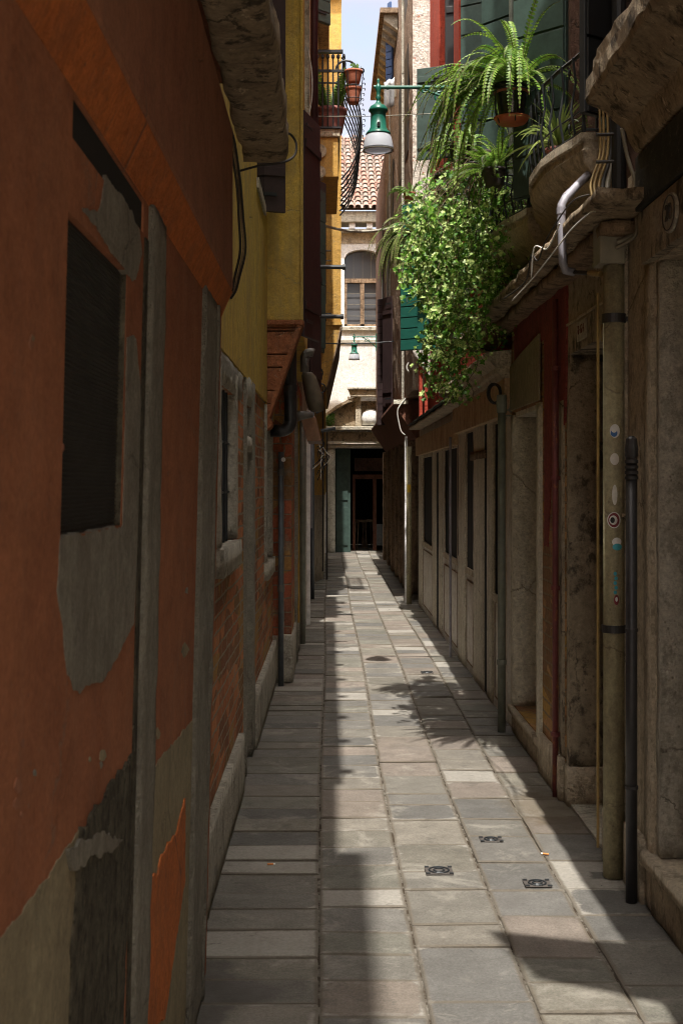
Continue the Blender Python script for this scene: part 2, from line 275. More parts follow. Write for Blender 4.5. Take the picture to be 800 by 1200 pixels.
class MB:
    """collects world-space geometry (through an optional map) and links it as one mesh object"""
    def __init__(s, f=None): s.v = []; s.f = []; s.t = []; s.map = f; s.tone = 0.5
    def add(s, vs, fs, raw=False):
        b = len(s.v)
        for p in vs: s.v.append(tuple(s.map(*p)) if (s.map and not raw) else tuple(p))
        for f in fs: s.f.append([b+i for i in f]); s.t.append(s.tone)
        return s
    def box(s, a0, a1, b0, b1, c0, c1):
        return s.add([(a, b, c) for a in (a0, a1) for b in (b0, b1) for c in (c0, c1)],
                     [(0, 1, 3, 2), (4, 6, 7, 5), (0, 4, 5, 1), (2, 3, 7, 6), (0, 2, 6, 4), (1, 5, 7, 3)])
    def rbox(s, a0, a1, b0, b1, c0, c1, step=.06, amp=.006, freq=7, seed=0):
        """subdivided box with noise on its surface: worn stone and timber"""
        L_ = [max(1, min(90, int(round(abs(q-p)/step)))) for p, q in ((a0, a1), (b0, b1), (c0, c1))]
        lo = (a0, b0, c0); hi = (a1, b1, c1); idx = {}; vs = []; fs = []
        def vid(i, j, k):
            key = (i, j, k)
            if key not in idx:
                p = [lo[q]+(hi[q]-lo[q])*(key[q]/L_[q]) for q in range(3)]
                n_ = noise.noise_vector(Vector(p)*freq+Vector((seed*3.1, seed, 0)))*amp + noise.noise_vector(Vector(p)*freq*3.3)*amp*.45
                # chamfer the edges a little
                e = sum(1 for q in range(3) if key[q] in (0, L_[q]))
                if e >= 2:
                    for q in range(3):
                        if key[q] == 0: p[q] += amp*.6
                        elif key[q] == L_[q]: p[q] -= amp*.6
                idx[key] = len(vs); vs.append((p[0]+n_[0], p[1]+n_[1], p[2]+n_[2]))
            return idx[key]
        for ax in range(3):
            u, v_ = [q for q in range(3) if q != ax]
            for side in (0, L_[ax]):
                for i in range(L_[u]):
                    for j in range(L_[v_]):
                        q = []
                        for (di, dj) in ((0, 0), (1, 0), (1, 1), (0, 1)):
                            k = [0, 0, 0]; k[ax] = side; k[u] = i+di; k[v_] = j+dj; q.append(vid(*k))
                        fs.append(q)
        return s.add(vs, fs)
    def quad(s, *p): return s.add(p, [tuple(range(len(p)))])
    def tube(s, pts, r, seg=8, caps=True, raw=False):
        pts = [Vector(p) for p in pts]; n_ = len(pts); rr = r if isinstance(r, (list, tuple)) else [r]*n_
        vs = []; fs = []; up = None
        for i, p in enumerate(pts):
            d = (pts[min(i+1, n_-1)]-pts[max(i-1, 0)]).normalized()
            if up is None: up = Vector((0, 0, 1)) if abs(d.z) < .9 else Vector((1, 0, 0))
            x = d.cross(up).normalized() if d.cross(up).length > 1e-4 else Vector((1, 0, 0)); y = x.cross(d).normalized(); up = y
            for k in range(seg):
                a = 2*math.pi*k/seg; vs.append(tuple(p+(x*math.cos(a)+y*math.sin(a))*rr[i]))
        for i in range(n_-1):
            for k in range(seg):
                k2 = (k+1) % seg; fs.append((i*seg+k, i*seg+k2, (i+1)*seg+k2, (i+1)*seg+k))
        if caps: fs.append(tuple(range(seg))[::-1]); fs.append(tuple((n_-1)*seg+k for k in range(seg)))
        return s.add(vs, fs, raw)
    def lathe(s, prof, c=(0, 0, 0), seg=24, capb=True, capt=True):
        vs = []; fs = []
        for (r, z) in prof:
            for k in range(seg):
                a = 2*math.pi*k/seg; vs.append((c[0]+r*math.cos(a), c[1]+r*math.sin(a), c[2]+z))
        for i in range(len(prof)-1):
            for k in range(seg):
                k2 = (k+1) % seg; fs.append((i*seg+k, i*seg+k2, (i+1)*seg+k2, (i+1)*seg+k))
        if capb: fs.append(tuple(range(seg))[::-1])
        if capt: fs.append(tuple((len(prof)-1)*seg+k for k in range(seg)))
        return s.add(vs, fs)
    def prism(s, poly, off, raw=False):
        n_ = len(poly); o = Vector(off); vs = [tuple(p) for p in poly]+[tuple(Vector(p)+o) for p in poly]
        return s.add(vs, [tuple(range(n_))[::-1], tuple(range(n_, 2*n_))]+[(i, (i+1) % n_, n_+(i+1) % n_, n_+i) for i in range(n_)], raw)
    def wall(s, s0, s1, z0, z1, holes=(), n0=-.3, n1=0.):
        """wall slab with rectangular openings; axes are (along, outward, up)"""
        S = sorted({s0, s1, *[a for h in holes for a in h[:2]]}); Z = sorted({z0, z1, *[a for h in holes for a in h[2:4]]})
        S = [a for a in S if s0 <= a <= s1]; Z = [a for a in Z if z0 <= a <= z1]
        def solid(i, j):
            if i < 0 or j < 0 or i >= len(S)-1 or j >= len(Z)-1: return False
            cs, cz = (S[i]+S[i+1])/2, (Z[j]+Z[j+1])/2
            return not any(h[0] < cs < h[1] and h[2] < cz < h[3] for h in holes)
        for i in range(len(S)-1):
            for j in range(len(Z)-1):
                if not solid(i, j): continue
                a, b, c, d = S[i], S[i+1], Z[j], Z[j+1]
                s.quad((a, n1, c), (b, n1, c), (b, n1, d), (a, n1, d)); s.quad((a, n0, c), (b, n0, c), (b, n0, d), (a, n0, d))
                if not solid(i-1, j): s.quad((a, n0, c), (a, n1, c), (a, n1, d), (a, n0, d))
                if not solid(i+1, j): s.quad((b, n0, c), (b, n1, c), (b, n1, d), (b, n0, d))
                if not solid(i, j-1): s.quad((a, n0, c), (b, n0, c), (b, n1, c), (a, n1, c))
                if not solid(i, j+1): s.quad((a, n0, d), (b, n0, d), (b, n1, d), (a, n1, d))
        return s
    def build(s, name, mat, parent=None, smooth=False, local=False, bevel=0, tone=False, weld=True, label=None):
        me = bpy.data.meshes.new(name)
        off = Vector((0, 0, 0)) if (local or parent is None) else wloc(parent)
        me.from_pydata([(p[0]-off.x, p[1]-off.y, p[2]-off.z) for p in s.v], [], s.f)
        if tone:
            a = me.attributes.new('tone', 'FLOAT', 'FACE'); a.data.foreach_set('value', s.t)
        elif weld:
            bm = bmesh.new(); bm.from_mesh(me); bmesh.ops.remove_doubles(bm, verts=bm.verts, dist=1e-5)
            bmesh.ops.recalc_face_normals(bm, faces=bm.faces); bm.to_mesh(me); bm.free()
        o = bpy.data.objects.new(name, me); COL.objects.link(o); o.parent = parent
        me.materials.append(M[mat] if isinstance(mat, str) else mat)
        if smooth:
            me.polygons.foreach_set('use_smooth', [True]*len(me.polygons))
        if bevel:
            b = o.modifiers.new('bevel', 'BEVEL'); b.width = bevel; b.segments = 2; b.limit_method = 'ANGLE'; b.angle_limit = R(40)
        if label: o['label'] = label
        return o

def side_map(x0, y0, x1, y1, sgn, lean=0.):
    """(along y, outward into the alley, up): a wall running from (x0,y0) to (x1,y1)"""
    def f(s, n, z): return (x0+(x1-x0)*(s-y0)/(y1-y0)+lean*z+sgn*n, s, z)
    return f
def front_map(y):
    def f(s, n, z): return (s, y-n, z)          # a wall that faces the camera
    return f
def px(u, v, d): return Vector(((u-CU)/F*d, d, EYE+(CV-v)/F*d))    # a point at distance d

def arc(c, r, a0, a1, n=10, plane='xz'):
    out_ = []
    for i in range(n+1):
        a = R(a0+(a1-a0)*i/n)
        if plane == 'xz': out_.append((c[0]+r*math.cos(a), c[1], c[2]+r*math.sin(a)))
        elif plane == 'yz': out_.append((c[0], c[1]+r*math.cos(a), c[2]+r*math.sin(a)))
        else: out_.append((c[0]+r*math.cos(a), c[1]+r*math.sin(a), c[2]))
    return out_

# ------------------------------------------------------------------ ground
def ground():
    me = MB(); me.add([(-60, -40, -.007), (60, -40, -.007), (60, 120, -.007), (-60, 120, -.007)], [(0, 1, 2, 3)])
    tag(me.build('ground', 'joint', weld=False), kind='structure')
    xs = [-.80, -.03, .29, .61, .90, 1.60]
    V = []; Fc = []; UV = []; T = []; IN = []
    pal = [tuple((sum(c)/3*.45+q*.55) for q in c) for c in [(.225, .215, .19), (.20, .195, .178), (.26, .235, .195), (.185, .183, .180), (.235, .220, .175), (.275, .215, .175), (.205, .208, .172), (.160, .163, .170), (.28, .255, .215), (.30, .235, .20)]]
    def stone(x0, x1, y0, y1, wob):
        gx = .0034; gy = .0012+rnd.random()*.0022
        n = 5; b = len(V); c = rnd.choice(pal); k = .85+rnd.random()*.3; c = tuple(q*k for q in c)
        ins = rnd.choice([-.026, -.021, -.017, -.013, -.009, -.004, .004, .012, .14]); dz = rnd.uniform(-.004, .0035); tx = rnd.uniform(-.006, .006); ty = rnd.uniform(-.004, .004)
        ring = []
        for (qx, qy) in [(i/n, 0) for i in range(n)]+[(1, i/n) for i in range(n)]+[(1-i/n, 1) for i in range(n)]+[(0, 1-i/n) for i in range(n)]:
            X = x0+gx+(x1-x0-2*gx)*qx+wob(y0+(y1-y0)*qy); Y = y0+gy+(y1-y0-2*gy)*qy
            e = noise.noise_vector(Vector((X*9, Y*9, x0*7)))*.003; ring.append((X+e.x, Y+e.y, qx, qy))
        m = len(ring)
        def z(qx, qy): return dz+tx*(qx-.5)+ty*(qy-.5)
        for (X, Y, qx, qy) in ring: V.append((X, Y, -.012))
        for (X, Y, qx, qy) in ring: V.append((X, Y, z(qx, qy)-.0035))
        cx, cy = (x0+x1)/2+wob((y0+y1)/2), (y0+y1)/2
        def inner(p):
            dx, dy = cx-p[0], cy-p[1]; l = math.hypot(dx, dy); return (p[0]+dx/l*.006, p[1]+dy/l*.006)
        for p in ring: q = inner(p); V.append((q[0], q[1], z(p[2], p[3])))
        V.append((cx, cy, z(.5, .5)))
        W, H = x1-x0, y1-y0
        def uvof(qx, qy): return (min(qx, 1-qx)*W, min(qy, 1-qy)*H)
        for i in range(m):
            j = (i+1) % m
            for lay in (0, 1):
                Fc.append((b+lay*m+i, b+lay*m+j, b+(lay+1)*m+j, b+(lay+1)*m+i)); UV.extend([uvof(ring[i][2], ring[i][3]), uvof(ring[j][2], ring[j][3])]*2)
                UV[-2], UV[-1] = UV[-1], UV[-2]; UV[-2:] = [uvof(ring[j][2], ring[j][3]), uvof(ring[i][2], ring[i][3])]; T.append(c); IN.append(ins)
            Fc.append((b+2*m+i, b+2*m+j, b+3*m)); UV.extend([uvof(ring[i][2], ring[i][3]), uvof(ring[j][2], ring[j][3]), (W/2, H/2)]); T.append(c); IN.append(ins)
    for k in range(5):
        y = -2.2+rnd.random()*.3
        ph = rnd.random()*9
        while y < 31:
            Lx = {0: (.17, .26), 1: (.20, .34), 2: (.18, .46), 3: (.20, .42), 4: (.24, .40)}[k]
            l = rnd.uniform(*Lx); y1 = y+l
            w0 = (lambda yy, a=xs[k]: .012*math.sin(yy*.9+a*9)+.014*math.sin(yy*.23+a*5) if -.5 < a < 1.5 else 0)
            def wob(yy): return .008*math.sin(yy*.7)
            stone(xs[k], xs[k+1], y, y1, wob)
            y = y1
    me = bpy.data.meshes.new('paving'); me.from_pydata(V, [], Fc)
    u = me.uv_layers.new(name='edge'); u.data.foreach_set('uv', [c for p in UV for c in p])
    a = me.attributes.new('tint', 'FLOAT_COLOR', 'FACE'); a.data.foreach_set('color', [c for t in T for c in (*t, 1)])
    a = me.attributes.new('inset', 'FLOAT', 'FACE'); a.data.foreach_set('value', IN)
    me.materials.append(M['paving']); o = bpy.data.objects.new('paving', me); COL.objects.link(o); tag(o, kind='structure')
ground()

# ------------------------------------------------------------------ common parts
def shutter(parent, p0, p1, z0, z1, mat, boards=0, name='shutter', th=.03, hinge=True):
    """an open leaf standing from p0 to p1 in plan"""
    a = Vector((p0[0], p0[1], 0)); b = Vector((p1[0], p1[1], 0)); d = (b-a); L_ = d.length; d.normalize(); n_ = Vector((d.y, -d.x, 0))
    if n_.y > 0: n_ = -n_
    def f(s, n, z): q = a+d*s+n_*n; return (q.x, q.y, z)
    m = MB(f); m.box(0, L_, -th/2, th/2, z0, z1)
    if boards:
        h = (z1-z0)/boards
        for i in range(boards): m.box(.008, L_-.008, th/2+.002, th/2+.012, z0+i*h+.006, z0+(i+1)*h-.006)
    else:
        for z in (z0+.12*(z1-z0), z1-.16*(z1-z0)): m.box(.01, L_-.01, th/2+.002, th/2+.014, z, z+.06)
    o = m.build(name, mat, parent, bevel=.003)
    if hinge:
        h = MB(f)
        for z in (z0+.1, z1-.12): h.box(-.01, min(.16, L_*.6), th/2+.016, th/2+.024, z, z+.022)
        h.build('hinge', 'iron', o)
    return o
def clamp(f, s, z, r, n, mat='iron'):
    return MB(f).box(s-r-.008, s+r+.008, n-r-.07, n+r+.007, z, z+.03)

# =================================================================== LEFT: orange house
fL1 = side_map(-.385, 0, -.385, 10, +1, .024)
def XL1(z): return -.385+.024*z
def PL(u, v, X=-.352):
    y = -X*F/(CU-u); return (y, EYE+(CV-v)/F*y)
L1 = thing('orange_house', 'near orange stucco house on the left with a mesh covered window', 'house', (-.40, 1.5, 0))
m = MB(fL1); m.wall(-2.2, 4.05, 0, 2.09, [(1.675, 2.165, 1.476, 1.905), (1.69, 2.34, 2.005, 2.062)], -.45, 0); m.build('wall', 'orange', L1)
m = MB(fL1); m.box(1.691, 2.339, -.05, -.004, 2.006, 2.061); m.build('dark_slot', 'interior', L1)  # black block fills the slot, its shade put into the colour
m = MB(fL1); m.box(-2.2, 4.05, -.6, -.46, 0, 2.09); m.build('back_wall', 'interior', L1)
# jutting upper wall with a bright sloping underside
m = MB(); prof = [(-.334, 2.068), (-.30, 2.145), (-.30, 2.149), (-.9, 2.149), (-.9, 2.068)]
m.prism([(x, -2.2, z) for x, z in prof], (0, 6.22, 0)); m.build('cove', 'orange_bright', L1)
m = MB(); m.box(-.9, -.298, -2.2, 4.03, 2.15, 2.66); m.build('upper_wall', 'orange_dark', L1, bevel=.01)
m = MB(); m.box(-1.0, -.30, -2.2, 4.03, 2.805, 5.95); m.build('upper_storey', 'orange_dark', L1)
m = MB(); m.box(-1.0, -.05, -.6, 4.03, 5.95, 6.08); m.build('eave', 'wood', L1)
# stone gutter slab
m = MB(); m.rbox(-.299, -.135, .6, 4.47, 2.665, 2.80, .035, .012, 6); m.build('gutter_slab', 'stonedark', L1, smooth=True)
# stone strips
m = MB(fL1); m.rbox(2.40, 2.625, -.2, .010, 0, 2.075, .04, .004, 9); o = m.build('stone_strip', 'greyplaster', L1, smooth=True)
m = MB(fL1); m.box(2.352, 2.395, -.1, .003, .0, 2.0); m.build('strip_joint', 'moss', L1)
m = MB(fL1); m.rbox(3.43, 3.80, -.2, .012, 0, 2.08, .04, .004, 9, 4); m.rbox(3.815, 3.86, -.2, .016, 0, 2.08, .04, .004, 9, 6); m.build('stone_strip', 'greyplaster', L1, smooth=True)
# window: mesh grille set back in the opening
win = MB(fL1); win.box(1.64, 2.20, -.30, -.27, 1.45, 1.95); wo = win.build('window', 'interior', L1)
m = MB(fL1)
for i in range(75): s = 1.6765+.0065*i; m.box(s, s+.0012, -.012, -.0108, 1.476, 1.905)
for i in range(66): z = 1.478+.0065*i; m.box(1.675, 2.165, -.0106, -.0094, z, z+.0012)
m.box(1.675, 1.69, -.020, -.013, 1.476, 1.905); m.box(2.15, 2.165, -.020, -.013, 1.476, 1.905)
m.build('grille', 'cable', wo)
m = MB(fL1); m.box(1.676, 2.12, -.040, -.030, 1.477, 1.904); m.build('grimy_sheet', 'grille', wo)
m = MB(fL1); m.box(2.1645, 2.1665, -.2, -.001, 1.477, 1.904); m.build('reveal', 'moss', wo)
# plaster patches (real repairs, a few mm proud of the paint)
def patch(parent, pts, mat, f, n0=.0, th=.0015, name='plaster_patch', jag=.006, conv=None):
    P = [(conv or PL)(*p) for p in pts]; Q = []
    for i in range(len(P)):
        a = Vector(P[i]); b = Vector(P[(i+1) % len(P)]); k = max(2, int((b-a).length/.006))
        for j in range(k):
            q = a.lerp(b, j/k); e = noise.noise_vector(Vector((q.x*23, q.y*23, 3)))*jag*1.2+noise.noise_vector(Vector((q.x*90, q.y*90, 3)))*jag*.55; Q.append((q.x+e.x, n0+th, q.y+e.y))
    from mathutils.geometry import tessellate_polygon
    tris = tessellate_polygon([[Vector((q[0], q[2], 0)) for q in Q]])
    m = MB(f); n_ = len(Q); m.add(Q+[(q[0], n0-.02, q[2]) for q in Q], [tuple(t) for t in tris]+[(i, (i+1) % n_, n_+(i+1) % n_, n_+i) for i in range(n_)])
    return m.build(name, mat, parent)
patch(L1, [(68, 631), (66, 690), (74, 735), (80, 792), (88, 806), (96, 813), (108, 802), (122, 798), (140, 768), (158, 730), (160, 600), (161, 480), (152, 395), (141.5, 392), (141.5, 616), (75, 630)], 'greyplaster', fL1)
patch(L1, [(84, 243), (104, 250), (112, 206), (138, 238), (153, 268), (157, 300), (150, 325), (146, 327), (112, 282)], 'greyplaster', fL1)
patch(L1, [(-180, 1360), (-60, 1190), (0, 1110), (60, 1030), (98, 975), (92, 1100), (90, 1210), (86, 1600), (-180, 1600)], 'olive', fL1)
patch(L1, [(98, 975), (122, 940), (157, 886), (158, 1000), (154, 1210), (150, 1600), (86, 1600), (90, 1210), (92, 1100)], 'moss', fL1, 0, .0045, 'mossy_patch', .012)
patch(L1, [(178, 910), (200, 880), (232, 842), (232, 1240), (150, 1800), (155, 1300), (168, 1100)], 'olive', fL1)
patch(L1, [(222, 930), (214, 975), (196, 1000), (190, 1030), (176, 1022), (171, 1100), (168, 1210), (204, 1195), (214, 1110), (224, 1030)], 'orange_bright', fL1, .0, .0055, 'paint_flake', .012)
rp_ = random.Random(5)
for q in range(16):
    cu, cv = rp_.choice(((20, 420), (40, 760), (110, 860), (205, 500), (212, 720), (30, 900), (200, 820), (60, 560))); cu += rp_.uniform(-16, 16); cv += rp_.uniform(-70, 70); a_ = rp_.uniform(1.2, 4.5)
    patch(L1, [(cu+a_*math.cos(k)*rp_.uniform(.6, 1.3), cv+2.2*a_*math.sin(k)*rp_.uniform(.6, 1.3)) for k in (0, .9, 1.8, 2.7, 3.6, 4.5, 5.4)], rp_.choice(('greyplaster', 'olive', 'orange_dark')), fL1, .0, .001, 'paint_chip', .002)
# cobwebbed rag of render hanging in the lower gap
patch(L1, [(82, 1000), (98, 985), (120, 975), (147, 986), (130, 1000), (108, 1005), (95, 1018), (85, 1015)], 'greyplaster', fL1, .003, .004, 'loose_render', .008)
# cables down the corner
def cable(parent, pts, r, mat='cable', name='cable', seg=6, wobble=0.0, n=8):
    P = []
    pts = [Vector(p) for p in pts]
    for i in range(len(pts)-1):
        p0, p1, p2, p3 = pts[max(i-1, 0)], pts[i], pts[i+1], pts[min(i+2, len(pts)-1)]
        for j in range(n):
            t = j/n; P.append(.5*((2*p1)+(p2-p0)*t+(2*p0-5*p1+4*p2-p3)*t*t+(3*p1-p0-3*p2+p3)*t**3))
    P.append(pts[-1])
    if wobble: P = [p+noise.noise_vector(p*9)*wobble for p in P]
    m = MB(); m.tube(P, r, seg); return m.build(name, mat, parent, smooth=True)
for (du, r, mt) in ((0, .0045, 'cable'), (5, .0035, 'wood'), (9, .004, 'cable')):
    cable(L1, [px(222+du, -20, 4.0), px(248+du*.6, 90, 4.0), px(272+du*.6, 178, 4.06), px(279+du*.5, 230, 4.08), px(281+du*.7, 290, 4.08), px(274+du*.6, 335, 4.06), px(267+du*.4, 350, 4.04)], r, mt, wobble=.006)
cable(L1, [px(282, 200, 4.1), px(305, 194, 4.15), px(332, 190, 4.2), px(345, 182, 4.45), px(347, 168, 4.5), px(341, 158, 4.48), px(336, 156, 4.45)], .0042, 'cable')
# tall rear block that shades the near paving
m = MB(); m.box(-3, -.30, -2.2, 1.7, 6.09, 8.6); m.build('rear_block', 'orange_dark', L1)
m = MB(); m.box(-3.1, .02, -2.2, 1.7, 8.61, 8.73); m.build('eave', 'wood', L1)

# =================================================================== LEFT: yellow and brick house
fL2 = side_map(-.455, 4.05, -.425, 10.0, +1)
XL2 = lambda y: -.455+.03*(y-4.05)/5.95
def yu(u, X): return -X*F/(CU-u)
L2 = thing('brick_house', 'low brick ground floor with yellow stucco above between the orange house and the brick bracket', 'house', (-.6, 7, 0))
h2 = [(5.20, 6.05, 1.26, 1.96), (6.74, 7.28, 0, 1.97), (8.75, 9.55, .98, 1.99)]
m = MB(fL2); m.wall(4.05, 10.0, 0, 2.10, h2, -.4, 0); m.build('wall', 'brick', L2)
m = MB(fL2); m.box(4.05, 8.80, -.4, .014, 2.10, 5.9)
m.build('upper_wall', 'yellow', L2)
m = MB(fL2); m.box(8.81, 10.0, -.4, .010, 2.02, 2.65); m.build('yellow_band', 'yellow', L2)
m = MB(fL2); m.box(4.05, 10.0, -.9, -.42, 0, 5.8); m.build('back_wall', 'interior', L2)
m = MB(fL2); m.rbox(5.06, 6.45, -.3, .016, 1.965, 2.093, .05, .005); m.build('lintel', 'greyplaster', L2, smooth=True)
def stone_window(parent, f, s0, s1, z0, z1, fw=.09, mat='stone', bars=True, sill=True, depth=.07):
    w_ = MB(f); w_.box(s0-.005, s1+.005, -.046, -.036, z0-.02, z1+.02); wo = w_.build('window', 'interior', parent)
    fr = MB(f); fr.rbox(s0-fw, s0, -.2, .018, z0, z1+.10, .05, .004); fr.rbox(s1, s1+fw, -.2, .018, z0, z1+.10, .05, .004); fr.rbox(s0, s1, -.2, .016, z1, z1+.10, .05, .004)
    fr.build('frame', mat, wo, smooth=True)
    if sill: sl_ = MB(f); sl_.rbox(s0-fw-.01, s1+fw+.01, -.2, .035, z0-.12, z0-.002, .05, .004); sl_.build('sill', mat, wo, smooth=True)
    if bars:
        b = MB(f); k = max(2, int((s1-s0)/.13))
        for i in range(1, k): s = s0+(s1-s0)*i/k; b.tube([(s, -.02, z0), (s, -.02, z1)], .008, 6)
        for z in (z0+(z1-z0)*.33, z0+(z1-z0)*.66): b.tube([(s0, -.02, z), (s1, -.02, z)], .006, 6)
        b.build('bars', 'iron', wo)
    return wo
stone_window(L2, fL2, 5.24, 6.02, 1.28, 1.96, .10)
stone_window(L2, fL2, 8.80, 9.50, 1.0, 1.98, .12)
# blocked doorway with transom
m = MB(fL2); m.rbox(7.22, 7.42, -.26, .02, 0, 2.12, .05, .005, 9, 3); m.rbox(6.70, 6.78, -.26, .018, 0, 2.12, .05, .005, 9, 5); m.build('door_jamb', 'greyplaster', L2, smooth=True)
m = MB(fL2); m.rbox(6.78, 7.22, -.22, .016, 1.715, 1.80, .05, .005); m.rbox(6.78, 7.22, -.22, .016, 1.97, 2.12, .05, .005); m.build('transom', 'stone', L2, smooth=True)
m = MB(fL2); m.box(6.78, 7.22, -.26, -.22, 0, 1.97); m.build('door', 'wood', L2)
m = MB(); m.lathe([(.035, 0), (.035, .02), (.01, .025)], (0, 0, 0), 16)
m.v = [(-.43+p[0]*.0+p[2]*.6, 7.36+p[0], 1.16+p[1]) for p in m.v]; m.build('round_vent', 'pipegrey', L2)
# white-ish plinths
m = MB(fL2); m.rbox(4.06, 6.40, -.1, .030, 0, .30, .06, .003); m.build('plinth', 'stone', L2, smooth=True)
m = MB(fL2); m.rbox(7.44, 9.93, -.1, .032, 0, .33, .06, .003); m.build('plinth', 'stone', L2, smooth=True)
# grey-blue downpipe and big dark pipe
m = MB(); xp = -.355
m.tube([(xp, 9.72, .0), (xp, 9.72, 1.78)], .022, 12); pp = m.build('downpipe', 'pipeblue', L2, smooth=True)
m = MB(); m.lathe([(.028, 0), (.028, .05)], (xp, 9.72, .72)); m.lathe([(.028, 0), (.028, .05)], (xp, 9.72, 1.60)); m.build('collar', 'pipegrey', pp)
m = MB(); m.tube([(-.275, 9.45, 2.72)]+[(-.275, 9.45, 2.0)]+arc((-.345, 9.45, 2.0), .07, 0, -90, 6)+[(-.42, 9.45, 1.93)], .046, 16); bp = m.build('downpipe', 'pipedark', L2, smooth=True)
m = MB(); m.lathe([(.051, 0), (.051, .045)], (-.275, 9.45, 2.22), 20); m.build('collar', 'pipedark', bp)
m = MB(); m.lathe([(.017, 0), (.017, .004)], (0, 0, 0), 16); m.v = [(-.335+p[0]*.0+p[0], 9.69-p[2]-.02, 1.72+p[1]) for p in m.v]; m.build('white_cap', 'whitesign', L2)
# open shutter of the upper window
shutter(L2, (-.45, 8.45), (-.285, 8.52), 3.34, 5.3, 'brownshutter', 0)
m = MB(fL2); m.box(7.6, 8.40, .0145, .03, 3.30, 3.36); m.build('window_sill', 'stone', L2)
m = MB(fL2); m.box(7.65, 8.35, .0145, .02, 3.37, 5.2); m.build('window', 'glass', L2)
m = MB(); m.box(-2.2, -.02, 4.04, 11.6, 6.02, 6.14)
for i in range(9): m.box(-.3, .02+rnd.random()*.03, 4.3+i*.8, 4.38+i*.8, 5.95, 6.019)
m.build('eave', 'wood', L2)

# =================================================================== LEFT: jettied yellow house on brick bracket
fL3 = side_map(-.285, 10.02, -.285, 19.4, +1)
L3 = thing('jettied_house', 'jettied yellow stucco house carried on a terracotta block bracket above the left pier', 'house', (-.5, 10.5, 0))
m = MB(fL3); m.wall(10.02, 14.2, 0, 2.5, [(10.9, 11.6, .9, 2.1), (12.5, 13.4, 0, 2.1)], -.4, 0); m.build('wall', 'brickred', L3)
m = MB(); m.box(-.44, -.357, 9.94, 10.018, 0, 2.4); m.build('front_pier', 'brickred', L3)
m = MB(); m.rbox(-.46, -.268, 9.90, 10.9, 0, .36, .05, .004); m.build('plinth', 'stone', L3, smooth=True)
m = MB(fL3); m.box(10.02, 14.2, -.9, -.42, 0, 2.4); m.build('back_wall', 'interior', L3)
m = MB(); m.box(-1.5, -.185, 8.82, 14.2, 2.665, 7.2); m.build('upper_storey', 'yellow', L3, bevel=.008)
m = MB(); m.box(-.19, -.17, 8.80, 8.86, 2.666, 7.2); m.build('corner_strip', 'yellow', L3, bevel=.004)
# bracket: tapering block courses
m = MB()
def xr(z): return -.425+(-.175+.425)*((z-1.99)/(2.66-1.99))
zs = [1.99, 2.09, 2.18, 2.34, 2.43, 2.59, 2.612, 2.66]
for a, b in zip(zs[:-1], zs[1:]):
    g_ = .004
    m.prism([(-.47, 8.81, a+g_), (xr(a), 8.81, a+g_), (xr(b), 8.81, b-g_), (-.47, 8.81, b-g_)], (0, .22, 0))
m.build('bracket', 'bracketbrick', L3, bevel=.006)
m = MB(); m.prism([(xr(2.0)-.004, 8.795, 1.99), (xr(2.0)+.022, 8.795, 1.99), (xr(2.66)+.012, 8.795, 2.66), (xr(2.66)-.03, 8.795, 2.66)], (0, .25, 0)); m.build('bracket_edge', 'bracketbrick', L3, bevel=.005)
m = MB(); m.tube([(-.425, 8.76, 1.955), (-.425, 9.02, 1.955)], .045, 16); m.build('bracket_roll', 'bracketbrick', L3, bevel=.004)
m = MB(); m.box(-.47, -.17, 8.79, 8.815, 2.632, 2.664); m.build('bracket_cap', 'bracketbrick', L3, bevel=.004)
# ground floor frames seen edge-on
m = MB(fL3)
for s in (11.0, 11.7, 12.5, 13.4): m.rbox(s, s+.1, -.1, .03, 0, 2.3, .07, .005, 9, s)
m.build('stone_frame', 'greyplaster', L3, smooth=True)
m = MB(); m.tube([(-.262, 11.4, .3), (-.262, 11.4, 2.3)], .012, 8); m.build('gas_pipe', 'yellowline', L3)
m = MB(); m.tube([(-.245, 12.3, 0), (-.245, 12.3, 2.2)], .033, 12); m.build('downpipe', 'pipegreen', L3, smooth=True)
m = MB(); m.box(-.23, -.19, 13.9, 13.99, 0, 2.35); m.build('white_strip', 'whitesign', L3)
# shutter, maroon pipe, cream slice, dark rails above
shutter(L3, (-.185, 9.35), (-.072, 9.80), 2.62, 4.27, 'brownshutter', 0)
m = MB(); m.tube([(-.108, 10.2, 4.28), (-.108, 10.2, 7.1)], .030, 14); m.build('downpipe', 'maroon', L3, smooth=True)
m = MB(); m.box(-.19, -.145, 10.25, 10.6, 3.5, 7.1); m.build('cream_pilaster', 'cream', L3)
cable(L3, [(-.19, 10.1, 4.95), (-.165, 10.1, 4.98), (-.128, 10.1, 4.8), (-.125, 10.1, 4.6), (-.15, 10.1, 4.45), (-.18, 10.1, 4.42)], .006, 'whitecable')
m = MB()
for (v, u0, u1, d, r) in ((313, 350, 403, 10.6, .018), (371, 368, 401, 11.2, .018)):
    a = px(u0, v, d); b = px(u1, v, d); m.tube([a-Vector((.1, 0, 0)), b], r, 10); m.tube([b-Vector((.015, 0, 0)), b+Vector((.012, 0, 0))], r*1.35, 10)
m.build('iron_bar', 'iron', L3)
shutter(L3, (-.17, 11.6), (-.075, 11.9), 2.35, 3.6, 'brownshutter', 0)
shutter(L3, (-.15, 13.2), (-.045, 13.5), 2.95, 4.6, 'greenshutter', 5)
